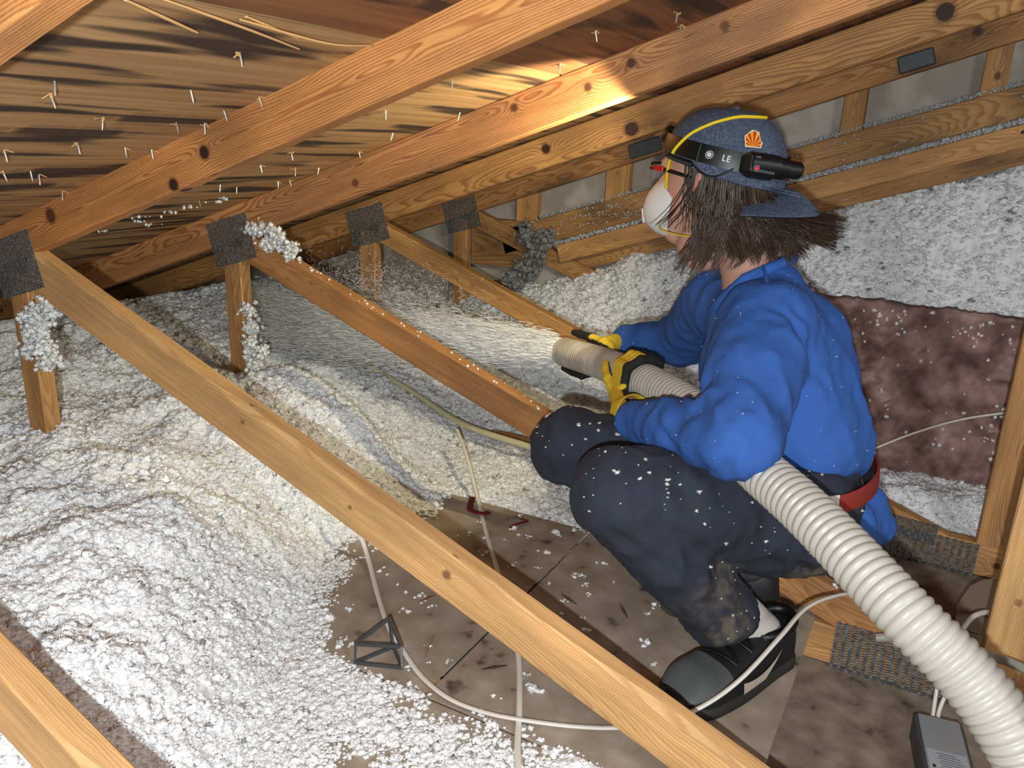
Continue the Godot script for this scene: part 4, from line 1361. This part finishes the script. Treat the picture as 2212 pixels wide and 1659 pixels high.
func make_shoe(p: Node, heel: Vector3, toe: Vector3, pitch: float, full: bool) -> void:
	var f := (toe - heel).normalized()
	var s := f.cross(Vector3.UP).normalized()
	var u := s.cross(f).normalized()
	var L := (toe - heel).length()
	var x := Transform3D(Basis(f, u, s), heel)             # x heel to toe, y up, z right
	var hw := func(t: float) -> float:                     # half width along the foot
		return lerpf(0.038, 0.057, smoothstep(0.1, 0.68, t)) * sqrt(maxf(0.0, 1.0 - pow(maxf(0.0, (t - 0.78) / 0.225), 2.2))) * sqrt(maxf(0.02, 1.0 - pow(maxf(0.0, (0.13 - t) / 0.135), 2.0)))
	var top := func(t: float) -> float:
		return lerpf(0.098, 0.066, smoothstep(0.25, 0.78, t)) * (1.0 - 0.42 * smoothstep(0.78, 1.0, t))
	var rows := []
	var srow := []
	for k in 25:
		var t := k / 24.0
		var w: float = hw.call(clampf(t, 0.004, 0.996))
		var hh: float = top.call(t)
		var row := PackedVector3Array()
		for j in 20:
			var a := PI * j / 19.0
			var cx := cos(a)
			var cy := sin(a)
			row.append(x * Vector3(t * L, 0.024 + (hh - 0.024) * pow(cy, 0.75), w * 0.97 * signf(cx) * pow(absf(cx), 0.62)))
		rows.append(row)
		var q := PackedVector3Array()
		for j in 12:
			var b := TAU * j / 12.0
			q.append(x * Vector3(t * L, 0.014 + 0.016 * sin(b) + 0.004 * smoothstep(0.8, 1.0, t), (w + 0.004) * clampf(cos(b) * 1.6, -1.0, 1.0)))
		srow.append(q)
	var mb := MB.new()
	mb.grid(rows, false)
	var um := mat(Color(0.085, 0.09, 0.10), 0.6)
	var sh := part("shoe", mb, um, p)
	mb = MB.new()
	mb.grid(srow, true, true)
	part("sole", mb, mat(Color(0.16, 0.155, 0.14) if full else Color(0.30, 0.28, 0.23), 0.7), sh)
	# collar roll round the ankle
	var ring := []
	for k in 21:
		var a := TAU * k / 20
		ring.append(x * Vector3(0.062 + 0.047 * cos(a), 0.096 - 0.010 * cos(a), 0.034 * sin(a)))
	mb = MB.new()
	mb.tube(ring, same(21, 0.011), 8, false)
	part("collar", mb, M.black, sh)
	# grey toe cap and side panel
	mb = MB.new()
	var trow := []
	for k in range(16, 24):
		var row := PackedVector3Array()
		for j in range(3, 17): row.append(rows[k][j] + u * 0.0016 + (rows[k][j] - x * Vector3(k / 24.0 * L, 0.03, 0)).normalized() * 0.0014)
		trow.append(row)
	mb.grid(trow, false)
	part("toe_panel", mb, mat(Color(0.30, 0.315, 0.32), 0.65), sh)
	for k in 5:                                            # laces
		mb = MB.new()
		var t := 0.36 + 0.065 * k
		var lp := []
		for j in 9:
			var a := lerpf(0.30, 0.70, j / 8.0) * PI
			var hh: float = top.call(t)
			var w: float = hw.call(t)
			lp.append(x * Vector3(t * L + (0.008 if k % 2 else -0.008) * (j / 4.0 - 1.0), 0.028 + (hh - 0.024) * pow(sin(a), 0.75), w * cos(a)))
		mb.tube(lp, same(9, 0.003), 6)
		part("lace", mb, M.black, sh)
	# pale swoosh-shaped mark on the outer side
	mb = MB.new()
	var upper := []
	var lower := []
	for k in 15:
		var v := k / 14.0
		var cx := lerpf(0.60, 0.22, v)
		upper.append(Vector2(cx - 0.02 * sin(v * PI), 0.030 + 0.034 * v * v + 0.016 * (1.0 - v) * (1.0 - v)))
		lower.append(Vector2(cx + 0.05 * sin(minf(1.0, v * 2.0) * PI) * (1.0 - v), 0.030 + 0.034 * v * v + 0.016 * (1.0 - v) * (1.0 - v) - 0.030 * sin(pow(v, 0.5) * PI)))
	var r1 := PackedVector3Array()
	var r2 := PackedVector3Array()
	for k in 15:
		for g in [[upper, r1], [lower, r2]]:
			var q: Vector2 = g[0][k]
			var w: float = hw.call(q.x)
			var hh: float = top.call(q.x)
			var sy := clampf((q.y - 0.024) / (hh - 0.024), 0.0, 1.0)
			var cz := pow(sqrt(maxf(0.0, 1.0 - pow(sy, 2.0 / 0.75))), 0.62)
			var at := x * Vector3(q.x * L, q.y, -(w * 0.97 * cz + 0.0022))
			if g[0] == upper: r1.append(at)
			else: r2.append(at)
	mb.grid([r1, r2], false)
	part("side_mark", mb, mat(Color(0.80, 0.74, 0.68), 0.6), sh)

func make_gloves(p: Node, wrl: Vector3, ell: Vector3, wrr: Vector3, elr: Vector3) -> void:
	var yel := Color(0.78, 0.55, 0.035)
	var blk := Color(0.012, 0.012, 0.013)
	# left hand: laid on the near side of the hose, fingers over the top
	var C := Vector3(-0.555, 0.555, -1.645)
	var t := Vector3(-0.665, -0.10, -0.74).normalized()
	var n := Vector3(-0.696, 0.438, 0.568).normalized()
	n = (n - t * n.dot(t)).normalized()
	var b := t.cross(n).normalized()
	var on := func(ax: float, ang: float, rad: float) -> Vector3:
		return C + t * ax + (n * cos(ang) + b * sin(ang)) * rad
	var R := 0.043
	var caps := []
	for k in 4:
		var ax := -0.033 + 0.022 * k
		var l: float = [0.86, 1.0, 1.05, 0.95][k]
		var a0 := 0.15
		caps.append([on.call(ax * 0.85, a0, R + 0.013), on.call(ax, a0 + 0.75 * l, R + 0.011), 0.0105, 0.0098])
		caps.append([on.call(ax, a0 + 0.75 * l, R + 0.011), on.call(ax, a0 + 1.35 * l, R + 0.009), 0.0098, 0.0092])
		caps.append([on.call(ax, a0 + 1.35 * l, R + 0.009), on.call(ax, a0 + 1.85 * l, R + 0.008), 0.0092, 0.0082])
	var pn: Vector3 = (n * cos(-0.4) + b * sin(-0.4)).normalized()
	for k in 4:
		var ax := -0.028 + 0.0187 * k
		caps.append([on.call(ax * 0.7, -1.0, R + 0.022), on.call(ax * 0.9, 0.2, R + 0.013), 0.0145, 0.0115, pn, 1.15])
	caps.append([on.call(0.012, -0.95, R + 0.022), on.call(0.052, -0.55, R + 0.016), 0.0135, 0.0118])     # thumb
	caps.append([on.call(0.052, -0.55, R + 0.016), on.call(0.082, -0.30, R + 0.012), 0.0115, 0.0100])
	caps.append([on.call(0.082, -0.30, R + 0.012), on.call(0.100, -0.05, R + 0.010), 0.0100, 0.0085])
	caps.append([on.call(-0.012, -1.0, R + 0.022), wrl.lerp(on.call(-0.005, -1.0, R + 0.03), 0.25), 0.023, 0.026])
	var colr := func(v: Vector3, nn: Vector3) -> Color:
		var d := v - C
		d -= t * d.dot(t)
		var ang := atan2(d.dot(b), d.dot(n))
		if ang > 1.12 and d.length() < R + 0.05: return blk
		if nn.dot(d.normalized()) < -0.15: return blk
		if (v - C).dot(t) < -0.026 and ang > -0.5: return blk
		return yel * (0.92 + 0.2 * nz.get_noise_3dv(v * 90.0))
	var gm := vmat(0.85)
	var gl := part("glove", nets(caps, 0.0034, 0.006, colr), gm, p)
	cuff(gl, wrl.lerp(on.call(-0.005, -1.0, R + 0.03), 0.32), (wrl - ell).normalized(), 0.040, gm, yel)
	# right hand: holds the hose end from the far side, thumb on top, fingers below
	C = Vector3(-0.82, 0.508, -1.915)
	var on2 := func(ax: float, ang: float, rad: float) -> Vector3:
		return C + t * ax + (n * cos(ang) + b * sin(ang)) * rad
	var caps2 := []
	R = 0.043
	caps2.append([on2.call(-0.06, 1.9, R + 0.016), on2.call(0.0, 1.55, R + 0.013), 0.014, 0.0125])
	caps2.append([on2.call(0.0, 1.55, R + 0.013), on2.call(0.055, 1.35, R + 0.011), 0.012, 0.0105])
	caps2.append([on2.call(0.055, 1.35, R + 0.011), on2.call(0.088, 1.25, R + 0.010), 0.0105, 0.0088])
	for k in 4:
		var ax := -0.045 + 0.024 * k
		caps2.append([on2.call(ax, 2.5, R + 0.015), on2.call(ax + 0.03, 3.5, R + 0.013), 0.0112, 0.0105])
		caps2.append([on2.call(ax + 0.03, 3.5, R + 0.013), on2.call(ax + 0.05, 4.15, R + 0.011), 0.0105, 0.0098])
		caps2.append([on2.call(ax + 0.05, 4.15, R + 0.011), on2.call(ax + 0.085, 4.5, R + 0.010), 0.0098, 0.0085])
		caps2.append([on2.call(-0.075, 2.1, R + 0.018), on2.call(ax, 2.5, R + 0.015), 0.014, 0.0112])
	caps2.append([on2.call(-0.06, 1.9, R + 0.016), wrr, 0.018, 0.027])
	var colr2 := func(v: Vector3, nn: Vector3) -> Color:
		var ax := (v - C).dot(t)
		var d := v - C - t * ax
		var ang := atan2(d.dot(b), d.dot(n))
		if ax > -0.012 or nn.dot(d.normalized()) < -0.1 or ang < 0.0: return blk
		return yel * (0.92 + 0.2 * nz.get_noise_3dv(v * 90.0))
	var gr := part("glove", nets(caps2, 0.0034, 0.006, colr2), gm, p)
	cuff(gr, wrr, (wrr - elr).normalized(), 0.036, gm, yel)

func cuff(parent: Node, at: Vector3, d: Vector3, r: float, gm: Material, col: Color) -> void:
	var s := d.cross(Vector3.UP).normalized()
	var u := s.cross(d).normalized()
	var rows := []
	for q in [[0.012, 0.80], [-0.012, 0.95], [-0.026, 1.04], [-0.029, 1.0], [-0.022, 0.92], [0.0, 0.82]]:
		var row := PackedVector3Array()
		for k in 24:
			var a := TAU * k / 24
			row.append(at + d * q[0] + (s * cos(a) + u * sin(a)) * r * q[1])
		rows.append(row)
	var mb := MB.new()
	mb.grid(rows, true, false, col)
	part("cuff", mb, gm, parent)
	mb = MB.new()
	var ring := []
	for k in 25: ring.append(at - d * 0.012 + (s * cos(TAU * k / 24) + u * sin(TAU * k / 24)) * r * 0.86)
	mb.tube(ring, same(25, 0.003), 6, false, Color(0.30, 0.10, 0.07))
	part("cuff_stitching", mb, gm, parent)

func make_hose() -> void:
	var pts := [Vector3(-0.905, 0.491, -1.992), Vector3(-0.86, 0.499, -1.952), Vector3(-0.721, 0.528, -1.815), Vector3(-0.568, 0.554, -1.657), Vector3(-0.456, 0.563, -1.548), Vector3(-0.373, 0.563, -1.462), Vector3(-0.294, 0.556, -1.378), Vector3(-0.223, 0.540, -1.305), Vector3(-0.148, 0.526, -1.238), Vector3(-0.08, 0.506, -1.180), Vector3(-0.02, 0.483, -1.131), Vector3(0.042, 0.454, -1.092), Vector3(0.105, 0.415, -1.075), Vector3(0.160, 0.368, -1.06), Vector3(0.208, 0.305, -1.04), Vector3(0.235, 0.226, -0.98), Vector3(0.24, 0.13, -0.86), Vector3(0.23, 0.055, -0.70), Vector3(0.2, 0.045, -0.45), Vector3(0.25, 0.045, 0.1)]
	var path := curve(pts, 0.0023)
	var mb := MB.new()
	var rows := []
	var up := Vector3.UP
	var s0 := 0.0
	for k in path.size():
		var d := (path[mini(k + 1, path.size() - 1)] - path[maxi(k - 1, 0)]).normalized()
		var sd := d.cross(up).normalized()
		up = sd.cross(d).normalized()
		var w := fmod(s0, 0.0138) / 0.0138
		var rad := 0.0366 + 0.0044 * pow(maxf(0.0, sin(w * PI)), 0.8)
		var row := PackedVector3Array()
		for j in 36: row.append(path[k] + (sd * cos(TAU * j / 36) + up * sin(TAU * j / 36)) * rad)
		rows.append(row)
		if k + 1 < path.size(): s0 += path[k].distance_to(path[k + 1])
	mb.grid(rows, true)
	var stain := noise(14.0, 3, FastNoiseLite.TYPE_SIMPLEX_SMOOTH, 3)
	s0 = 0.0
	for k in path.size():
		var grime := 1.0 - smoothstep(0.25, 0.75, s0 * 1.0)
		for j in 36:
			var v := mb.v[k * 36 + j]
			var g := clampf(grime * (0.55 + 0.9 * stain.get_noise_3dv(v)), 0.0, 0.85)
			mb.c[k * 36 + j] = Color(0.475, 0.455, 0.41).lerp(Color(0.30, 0.25, 0.20), g)
		if k + 1 < path.size(): s0 += path[k].distance_to(path[k + 1])
	# inner wall
	var inner := []
	for k in range(0, mini(120, path.size())):
		var row := PackedVector3Array()
		for j in 36: row.append(path[k].lerp(rows[k][j], 0.9) if k > 0 else rows[0][j])
		inner.append(row)
	var hm := vmat(0.38)
	var o := part("insulation_hose", mb, hm)
	tag(o, "ribbed cream hose running under the worker's arm to the lower right corner", "hose")
	mb = MB.new()
	mb.grid(inner, true, false, Color(0.4, 0.36, 0.3))
	part("inner_wall", mb, hm, o)
	# the jet of loose fibres leaving the hose
	var tip := Vector3(-0.905, 0.491, -1.992)
	var fib := MB.new()
	fib.tube([Vector3(-0.5, 0, 0), Vector3(-0.2, 0.03, 0.01), Vector3(0.15, -0.02, -0.01), Vector3(0.5, 0.02, 0)], [0.01, 0.05, 0.045, 0.008], 4, true)
	var fm := fib.done()
	var xs := []
	var cs := []
	var sw := noise(3.0, 21, FastNoiseLite.TYPE_SIMPLEX_SMOOTH, 2)
	for k in 90000:
		var u := pow(rng.randf(), 1.5)
		var spread := 0.034 + 0.075 * u + 0.045 * u * u
		var q := tip + Vector3(0.05 - 1.17 * u, -0.03 * u - 0.06 * u * u + 0.004, 0.02 * u)
		var r := Vector3(0, rng.randfn(), rng.randfn()) * spread * 0.42
		if r.length() > spread * (0.9 if u < 0.08 else 1.6): continue
		q += r + Vector3(0, 0.04, 0.04) * sw.get_noise_3dv(q) * u
		var d := Vector3(-1.0, r.y * 1.4 - 0.06 * u, r.z * 1.4)
		d = (d + Vector3(rng.randfn(), rng.randfn(), rng.randfn()) * 0.10 * u).normalized()
		var l := rng.randf_range(0.016, 0.05) * (1.0 - 0.35 * u)
		var s := d.cross(Vector3.UP).normalized()
		var th := rng.randf_range(0.010, 0.030) * (1.0 - 0.55 * u)
		if u > 0.4 and rng.randf() < 0.06: th *= 2.0
		xs.append(Transform3D(Basis(d * l, s.cross(d) * th, s * th), q))
		cs.append(Color.WHITE * rng.randf_range(0.80, 0.95))
	var j := multi("insulation_spray", fm, M.fluff, xs, cs)
	tag(j, "spray of white insulation fibres shooting out of the hose tip", "insulation", "", "stuff")
	for c in [[0.12, 1.35, 0.42, 1.2]]:
		var fog := FogVolume.new()
		fog.name = "fibre_mist"
		fog.shape = RenderingServer.FOG_VOLUME_SHAPE_CONE
		fog.size = Vector3(c[2], c[1], c[2])
		var fmat := FogMaterial.new()
		fmat.albedo = Color(0.95, 0.95, 0.94)
		fmat.density = c[3]
		fog.material = fmat
		var dir := Vector3(1.0, 0.045, -0.0).normalized()          # from the wide end to the point
		var s := dir.cross(Vector3(0, 0, 1)).normalized()
		fog.transform = Transform3D(Basis(s, dir, s.cross(dir)), tip + dir * (c[0] - c[1] / 2))
		add_child(fog, true)
		tag(fog, "thin white haze round the stream of blown fibres" if c[3] < 1.5 else "dense white core of the blown stream at the hose tip", "mist", "", "stuff")
	# swirl of fibres rising where the jet hits the far webs
	xs = []
	cs = []
	for k in 2600:
		var q := Vector3(-1.66 + 0.17 * rng.randfn(), 0.56 + 0.05 * rng.randfn(), -2.12 + 0.09 * rng.randfn())
		var d := Vector3(rng.randfn(), rng.randfn() * 0.7, rng.randfn()).normalized()
		var l := rng.randf_range(0.008, 0.026)
		var s := d.cross(Vector3(0.3, 1, 0.2)).normalized()
		var th := rng.randf_range(0.004, 0.014)
		xs.append(Transform3D(Basis(d * l, s.cross(d) * th, s * th), q))
		cs.append(Color.WHITE * rng.randf_range(0.72, 0.94))
	j = multi("fibre_swirl", fm, M.fluff, xs, cs)
	tag(j, "cloud of fibres swirling up round the third upright web", "insulation", "", "stuff")

func cord_thing(called: String, label: String, cat: String, pts: Array, r: float, m: Material, flat := 1.0) -> MeshInstance3D:
	if called == "pipe":
		for k in pts.size(): pts[k].y = maxf(pts[k].y, fluff(pts[k].x, pts[k].z) + 0.006)
	var path := curve(pts, 0.012)
	var mb := MB.new()
	mb.tube(Array(path), same(path.size(), r), 8, true, Color.WHITE, flat)
	var o := part(called, mb, m)
	tag(o, label, cat)
	return o

func make_small_things() -> void:
	cord_thing("cable", "white flat cable curving from the grey frame past the front shoe", "cable", [Vector3(-1.2, 0.2, -1.36), Vector3(-1.112, 0.16, -1.335), Vector3(-1.07, 0.12, -1.316), Vector3(-0.948, 0.108, -1.202), Vector3(-0.858, 0.112, -1.12), Vector3(-0.787, 0.110, -1.073), Vector3(-0.716, 0.107, -1.033), Vector3(-0.64, 0.107, -1.009), Vector3(-0.566, 0.108, -1.011), Vector3(-0.494, 0.110, -1.029), Vector3(-0.422, 0.107, -1.061), Vector3(-0.36, 0.107, -1.095), Vector3(-0.294, 0.112, -1.142), Vector3(-0.235, 0.15, -1.176), Vector3(-0.187, 0.2, -1.212), Vector3(-0.147, 0.25, -1.283), Vector3(-0.123, 0.26, -1.384), Vector3(-0.09, 0.25, -1.471), Vector3(-0.054, 0.22, -1.56), Vector3(-0.012, 0.17, -1.61), Vector3(0.05, 0.13, -1.62)], 0.0062, M.cable, 0.6)
	cord_thing("cable", "white flat cable running straight down under the bright web to the bottom edge", "cable", [Vector3(-1.232, 0.2, -1.956), Vector3(-1.138, 0.17, -1.86), Vector3(-1.024, 0.107, -1.739), Vector3(-0.908, 0.105, -1.587), Vector3(-0.8, 0.105, -1.452), Vector3(-0.698, 0.105, -1.323), Vector3(-0.595, 0.105, -1.18), Vector3(-0.528, 0.105, -1.059), Vector3(-0.49, 0.105, -0.982), Vector3(-0.452, 0.105, -0.911), Vector3(-0.35, 0.105, -0.7)], 0.0058, M.cable, 0.6)
	cord_thing("pipe", "cream plastic pipe lying across the insulation behind the second web", "pipe", [Vector3(-2.03, 0.33, -2.22), Vector3(-1.985, 0.33, -2.16), Vector3(-2.005, 0.31, -2.06), Vector3(-1.98, 0.285, -2.05), Vector3(-1.80, 0.225, -2.13), Vector3(-1.569, 0.165, -2.165), Vector3(-1.311, 0.15, -2.125), Vector3(-1.017, 0.14, -2.087), Vector3(-0.789, 0.13, -2.061), Vector3(-0.5, 0.12, -2.03)], 0.0105, M.pipe)
	cord_thing("wire", "thin pale wire stretched in front of the pink batt", "wire", [Vector3(-0.11, 0.205, -2.50), Vector3(-0.005, 0.275, -2.52), Vector3(0.12, 0.34, -2.54), Vector3(0.3, 0.40, -2.56)], 0.0035, M.cable)
	cord_thing("cable", "grey sheathed cable crossing in front of the right-hand post", "cable", [Vector3(0.0, 0.12, -1.60), Vector3(0.10, 0.15, -1.605), Vector3(0.192, 0.15, -1.60), Vector3(0.25, 0.165, -1.56), Vector3(0.40, 0.17, -1.45)], 0.009, mat(Color(0.62, 0.61, 0.57), 0.4))
	cord_thing("cable", "white cable bending up beside the torn cardboard", "cable", [Vector3(0.10, 0.03, -1.76), Vector3(0.150, 0.07, -1.79), Vector3(0.178, 0.098, -1.84), Vector3(0.225, 0.082, -1.914), Vector3(0.30, 0.04, -1.98)], 0.006, M.cable)
	# grey triangular frame on the boards
	var t := thing("triangular_frame", "small grey metal triangular frame standing on the boards beside the cable", "frame", Vector3(-0.83, 0.101, -1.05))
	var A := [Vector3(-0.868, 0.125, -1.028), Vector3(-0.780, 0.135, -1.055), Vector3(-0.832, 0.160, -1.086)]
	var Bq := [Vector3(-0.850, 0.105, -1.004), Vector3(-0.766, 0.105, -1.038), Vector3(-0.818, 0.106, -1.080)]
	for k in 3:
		for g in [A, Bq]:
			var mb := MB.new()
			bar(mb, g[k], g[(k + 1) % 3], 0.007, 0.004)
			part("bar", mb, M.grey, t)
		var mb := MB.new()
		bar(mb, A[k], Bq[k], 0.006, 0.004)
		part("strut", mb, M.grey, t)
	# junction box with two wires
	var jb := thing("junction_box", "grey metal junction box with printed label at the lower right", "box", Vector3(0.14, 0.0, -1.42))
	var mb := MB.new()
	var bx := Basis(Vector3.UP, 0.16)
	mb.box(Transform3D(bx, Vector3(0.142, 0.026, -1.40)), Vector3(0.082, 0.052, 0.19), 0.002)
	part("housing", mb, M.grey, jb)
	mb = MB.new()
	mb.box(Transform3D(bx, Vector3(0.142, 0.0535, -1.40)), Vector3(0.070, 0.003, 0.19), 0.001)
	var lid := part("lid", mb, mat(Color(0.55, 0.56, 0.57), 0.4, 0.1), jb)
	var lab := Image.create(128, 160, false, Image.FORMAT_RGB8)
	lab.fill(Color(0.62, 0.64, 0.66))
	for k in 11:
		lab.fill_rect(Rect2i(30 + (k * 7) % 12, 12 + k * 11, 62 + (k * 29) % 24, 3), Color(0.28, 0.29, 0.31))
	lab.fill_rect(Rect2i(10, 70, 10, 14), Color(0.15, 0.15, 0.16))
	lab.fill_rect(Rect2i(10, 92, 10, 20), Color(0.18, 0.18, 0.19))
	var lm := mat(Color.WHITE, 0.5)
	lm.albedo_texture = ImageTexture.create_from_image(lab)
	mb = MB.new()
	var lc := Vector3(0.142, 0.0553, -1.40) + bx * Vector3(0.0, 0, 0.045)
	mb.quad(lc + bx * Vector3(-0.032, 0, -0.045), lc + bx * Vector3(0.032, 0, -0.045), lc + bx * Vector3(0.032, 0, 0.045), lc + bx * Vector3(-0.032, 0, 0.045))
	part("printed_label", mb, lm, lid)
	mb = MB.new()
	mb.lathe(Transform3D(bx * Basis(Vector3.RIGHT, -PI / 2), Vector3(0.142, 0.03, -1.40) + bx * Vector3(0, 0, -0.095)), [Vector2(0.011, 0.0), Vector2(0.011, 0.012), Vector2(0.013, 0.013), Vector2(0.013, 0.020), Vector2(0.008, 0.021)], 14)
	part("connector", mb, mat(Color(0.6, 0.6, 0.6), 0.3, 0.8), jb)
	for k in 2:
		mb = MB.new()
		var w0 := Vector3(0.142, 0.03, -1.40) + bx * Vector3(-0.005 + 0.01 * k, 0, -0.11)
		mb.tube(Array(curve([w0, w0 + Vector3(0.0, 0.012, -0.03), w0 + Vector3(0.012 * k, 0.05, -0.075)], 0.01)), same(curve([w0, w0 + Vector3(0.0, 0.012, -0.03), w0 + Vector3(0.012 * k, 0.05, -0.075)], 0.01).size(), 0.0038), 7)
		part("wire", mb, M.cable, jb)
	# torn cardboard between the right-hand posts
	mb = MB.new()
	var ol := [Vector2(0.0, 0.0), Vector2(0.055, -0.01), Vector2(0.075, 0.04), Vector2(0.062, 0.075), Vector2(0.078, 0.10), Vector2(0.06, 0.125), Vector2(0.035, 0.118), Vector2(0.012, 0.10), Vector2(-0.008, 0.05)]
	var c0 := Vector3(0.155, 0.012, -1.93)
	var e1 := Vector3(0.93, 0.0, -0.3).normalized()
	var e2 := Vector3(0.05, 0.80, -0.6).normalized()
	var nn := e1.cross(e2).normalized() * 0.003
	for sgn in [1.0, -1.0]:
		var s := mb.v.size()
		for q in ol: mb.pt(c0 + e1 * q.x + e2 * q.y + nn * sgn)
		for k in range(1, ol.size() - 1):
			if sgn > 0: mb.tri(s, s + k, s + k + 1)
			else: mb.tri(s, s + k + 1, s + k)
	for k in ol.size():
		var q: Vector2 = ol[k]
		var w: Vector2 = ol[(k + 1) % ol.size()]
		mb.quad(c0 + e1 * q.x + e2 * q.y + nn, c0 + e1 * q.x + e2 * q.y - nn, c0 + e1 * w.x + e2 * w.y - nn, c0 + e1 * w.x + e2 * w.y + nn)
	mb.fix(0)
	var cb := part("cardboard_scrap", mb, mat(Color(0.44, 0.37, 0.30), 0.9))
	tag(cb, "torn brown cardboard scrap leaning beside the right-hand post", "cardboard")
	# litter on the boards
	var lit := [[Vector3(-0.60, 0.104, -1.42), 0.05, 0.4, "bark", Color(0.36, 0.24, 0.18), "curled brown bark sliver on the boards between webs and shoe"], [Vector3(-0.48, 0.104, -1.44), 0.055, 0.9, "bark", Color(0.42, 0.26, 0.20), "reddish bark sliver on the boards nearest the front shoe"], [Vector3(-0.62, 0.104, -1.13), 0.05, -0.8, "stick", Color(0.25, 0.21, 0.18), "dark stick lying on the boards below the bright web"], [Vector3(-0.86, 0.104, -1.26), 0.04, 1.9, "bark", Color(0.45, 0.27, 0.2), "small red-brown sliver on the boards left of the bright web"], [Vector3(-0.76, 0.104, -1.12), 0.07, 1.2, "straw", Color(0.55, 0.45, 0.28), "pale straw lying beside the grey frame"]]
	for l in lit:
		mb = MB.new()
		var d := Vector3(cos(l[2]), 0, sin(l[2]))
		mb.tube([l[0] - d * l[1] / 2, l[0] + Vector3(0, 0.003, 0.004), l[0] + d * l[1] / 2], [0.001, 0.004 if l[3] != "straw" else 0.0016, 0.0012], 6, true, Color.WHITE, 0.6)
		tag(part(l[3], mb, mat(l[4], 0.9)), l[5], "debris")
	# red plastic scraps by the seam
	var reds := [[[Vector3(-1.03, 0.118, -1.72), Vector3(-1.00, 0.115, -1.66), Vector3(-0.965, 0.112, -1.66), Vector3(-0.955, 0.11, -1.68)], "red plastic scrap at the edge of the insulation near the cable", 0.009], [[Vector3(-0.87, 0.106, -1.64), Vector3(-0.86, 0.11, -1.66), Vector3(-0.845, 0.11, -1.69), Vector3(-0.87, 0.106, -1.70)], "small curled red plastic scrap lying on the boards by the cable", 0.005]]
	for q in reds:
		mb = MB.new()
		var pc := curve(q[0], 0.01)
		mb.tube(Array(pc), same(pc.size(), q[2]), 6, true, Color.WHITE, 0.3)
		tag(part("plastic_scrap", mb, mat(Color(0.38, 0.05, 0.06), 0.5)), q[1], "scrap")

func bar(mb: MB, a: Vector3, b: Vector3, w: float, h: float) -> void:
	var d := (b - a).normalized()
	var s := d.cross(Vector3.UP).normalized()
	if s.length() < 0.1: s = Vector3.RIGHT
	mb.box(Transform3D(Basis(d, s.cross(d), s), (a + b) / 2), Vector3((b - a).length() + w * 0.5, w, h))

func make_unseen_lamp(at: Vector3) -> void:          # body of the unseen lamp, out of view behind the photographer
	var t := thing("unseen_lamp", "unseen square lamp on a tripod, out of view behind the photographer, placed to lighten the attic shadows", "lamp", Vector3(at.x, 0.0, at.z))
	var x := Transform3D(Basis(), at).looking_at(Vector3(-1.3, 0.35, -1.3))
	var mb := MB.new()
	mb.box(x * Transform3D(Basis(), Vector3(0, 0, 0.035)), Vector3(0.74, 0.54, 0.05), 0.008)
	part("housing", mb, M.black, t)
	mb = MB.new()
	mb.box(x * Transform3D(Basis(), Vector3(0, 0, 0.007)), Vector3(0.7, 0.5, 0.008), 0.002)
	var g := mat(Color.WHITE, 0.4)
	g.emission_enabled = true
	g.emission = Color(0.97, 0.99, 1.0)
	g.emission_energy_multiplier = 1.0
	part("lamp_lens", mb, g, t)
	mb = MB.new()
	mb.tube([x * Vector3(0, -0.25, 0.06), Vector3(at.x + 0.04, 0.03, at.z + 0.05)], [0.012, 0.014], 12)
	part("pole", mb, M.grey, t)
	for k in 3:
		mb = MB.new()
		var a := TAU * k / 3.0
		mb.tube([Vector3(at.x + 0.04, 0.35, at.z + 0.05), Vector3(at.x + 0.04 + 0.25 * cos(a), 0.012, at.z + 0.05 + 0.25 * sin(a))], [0.009, 0.009], 8)
		part("leg", mb, M.grey, t)
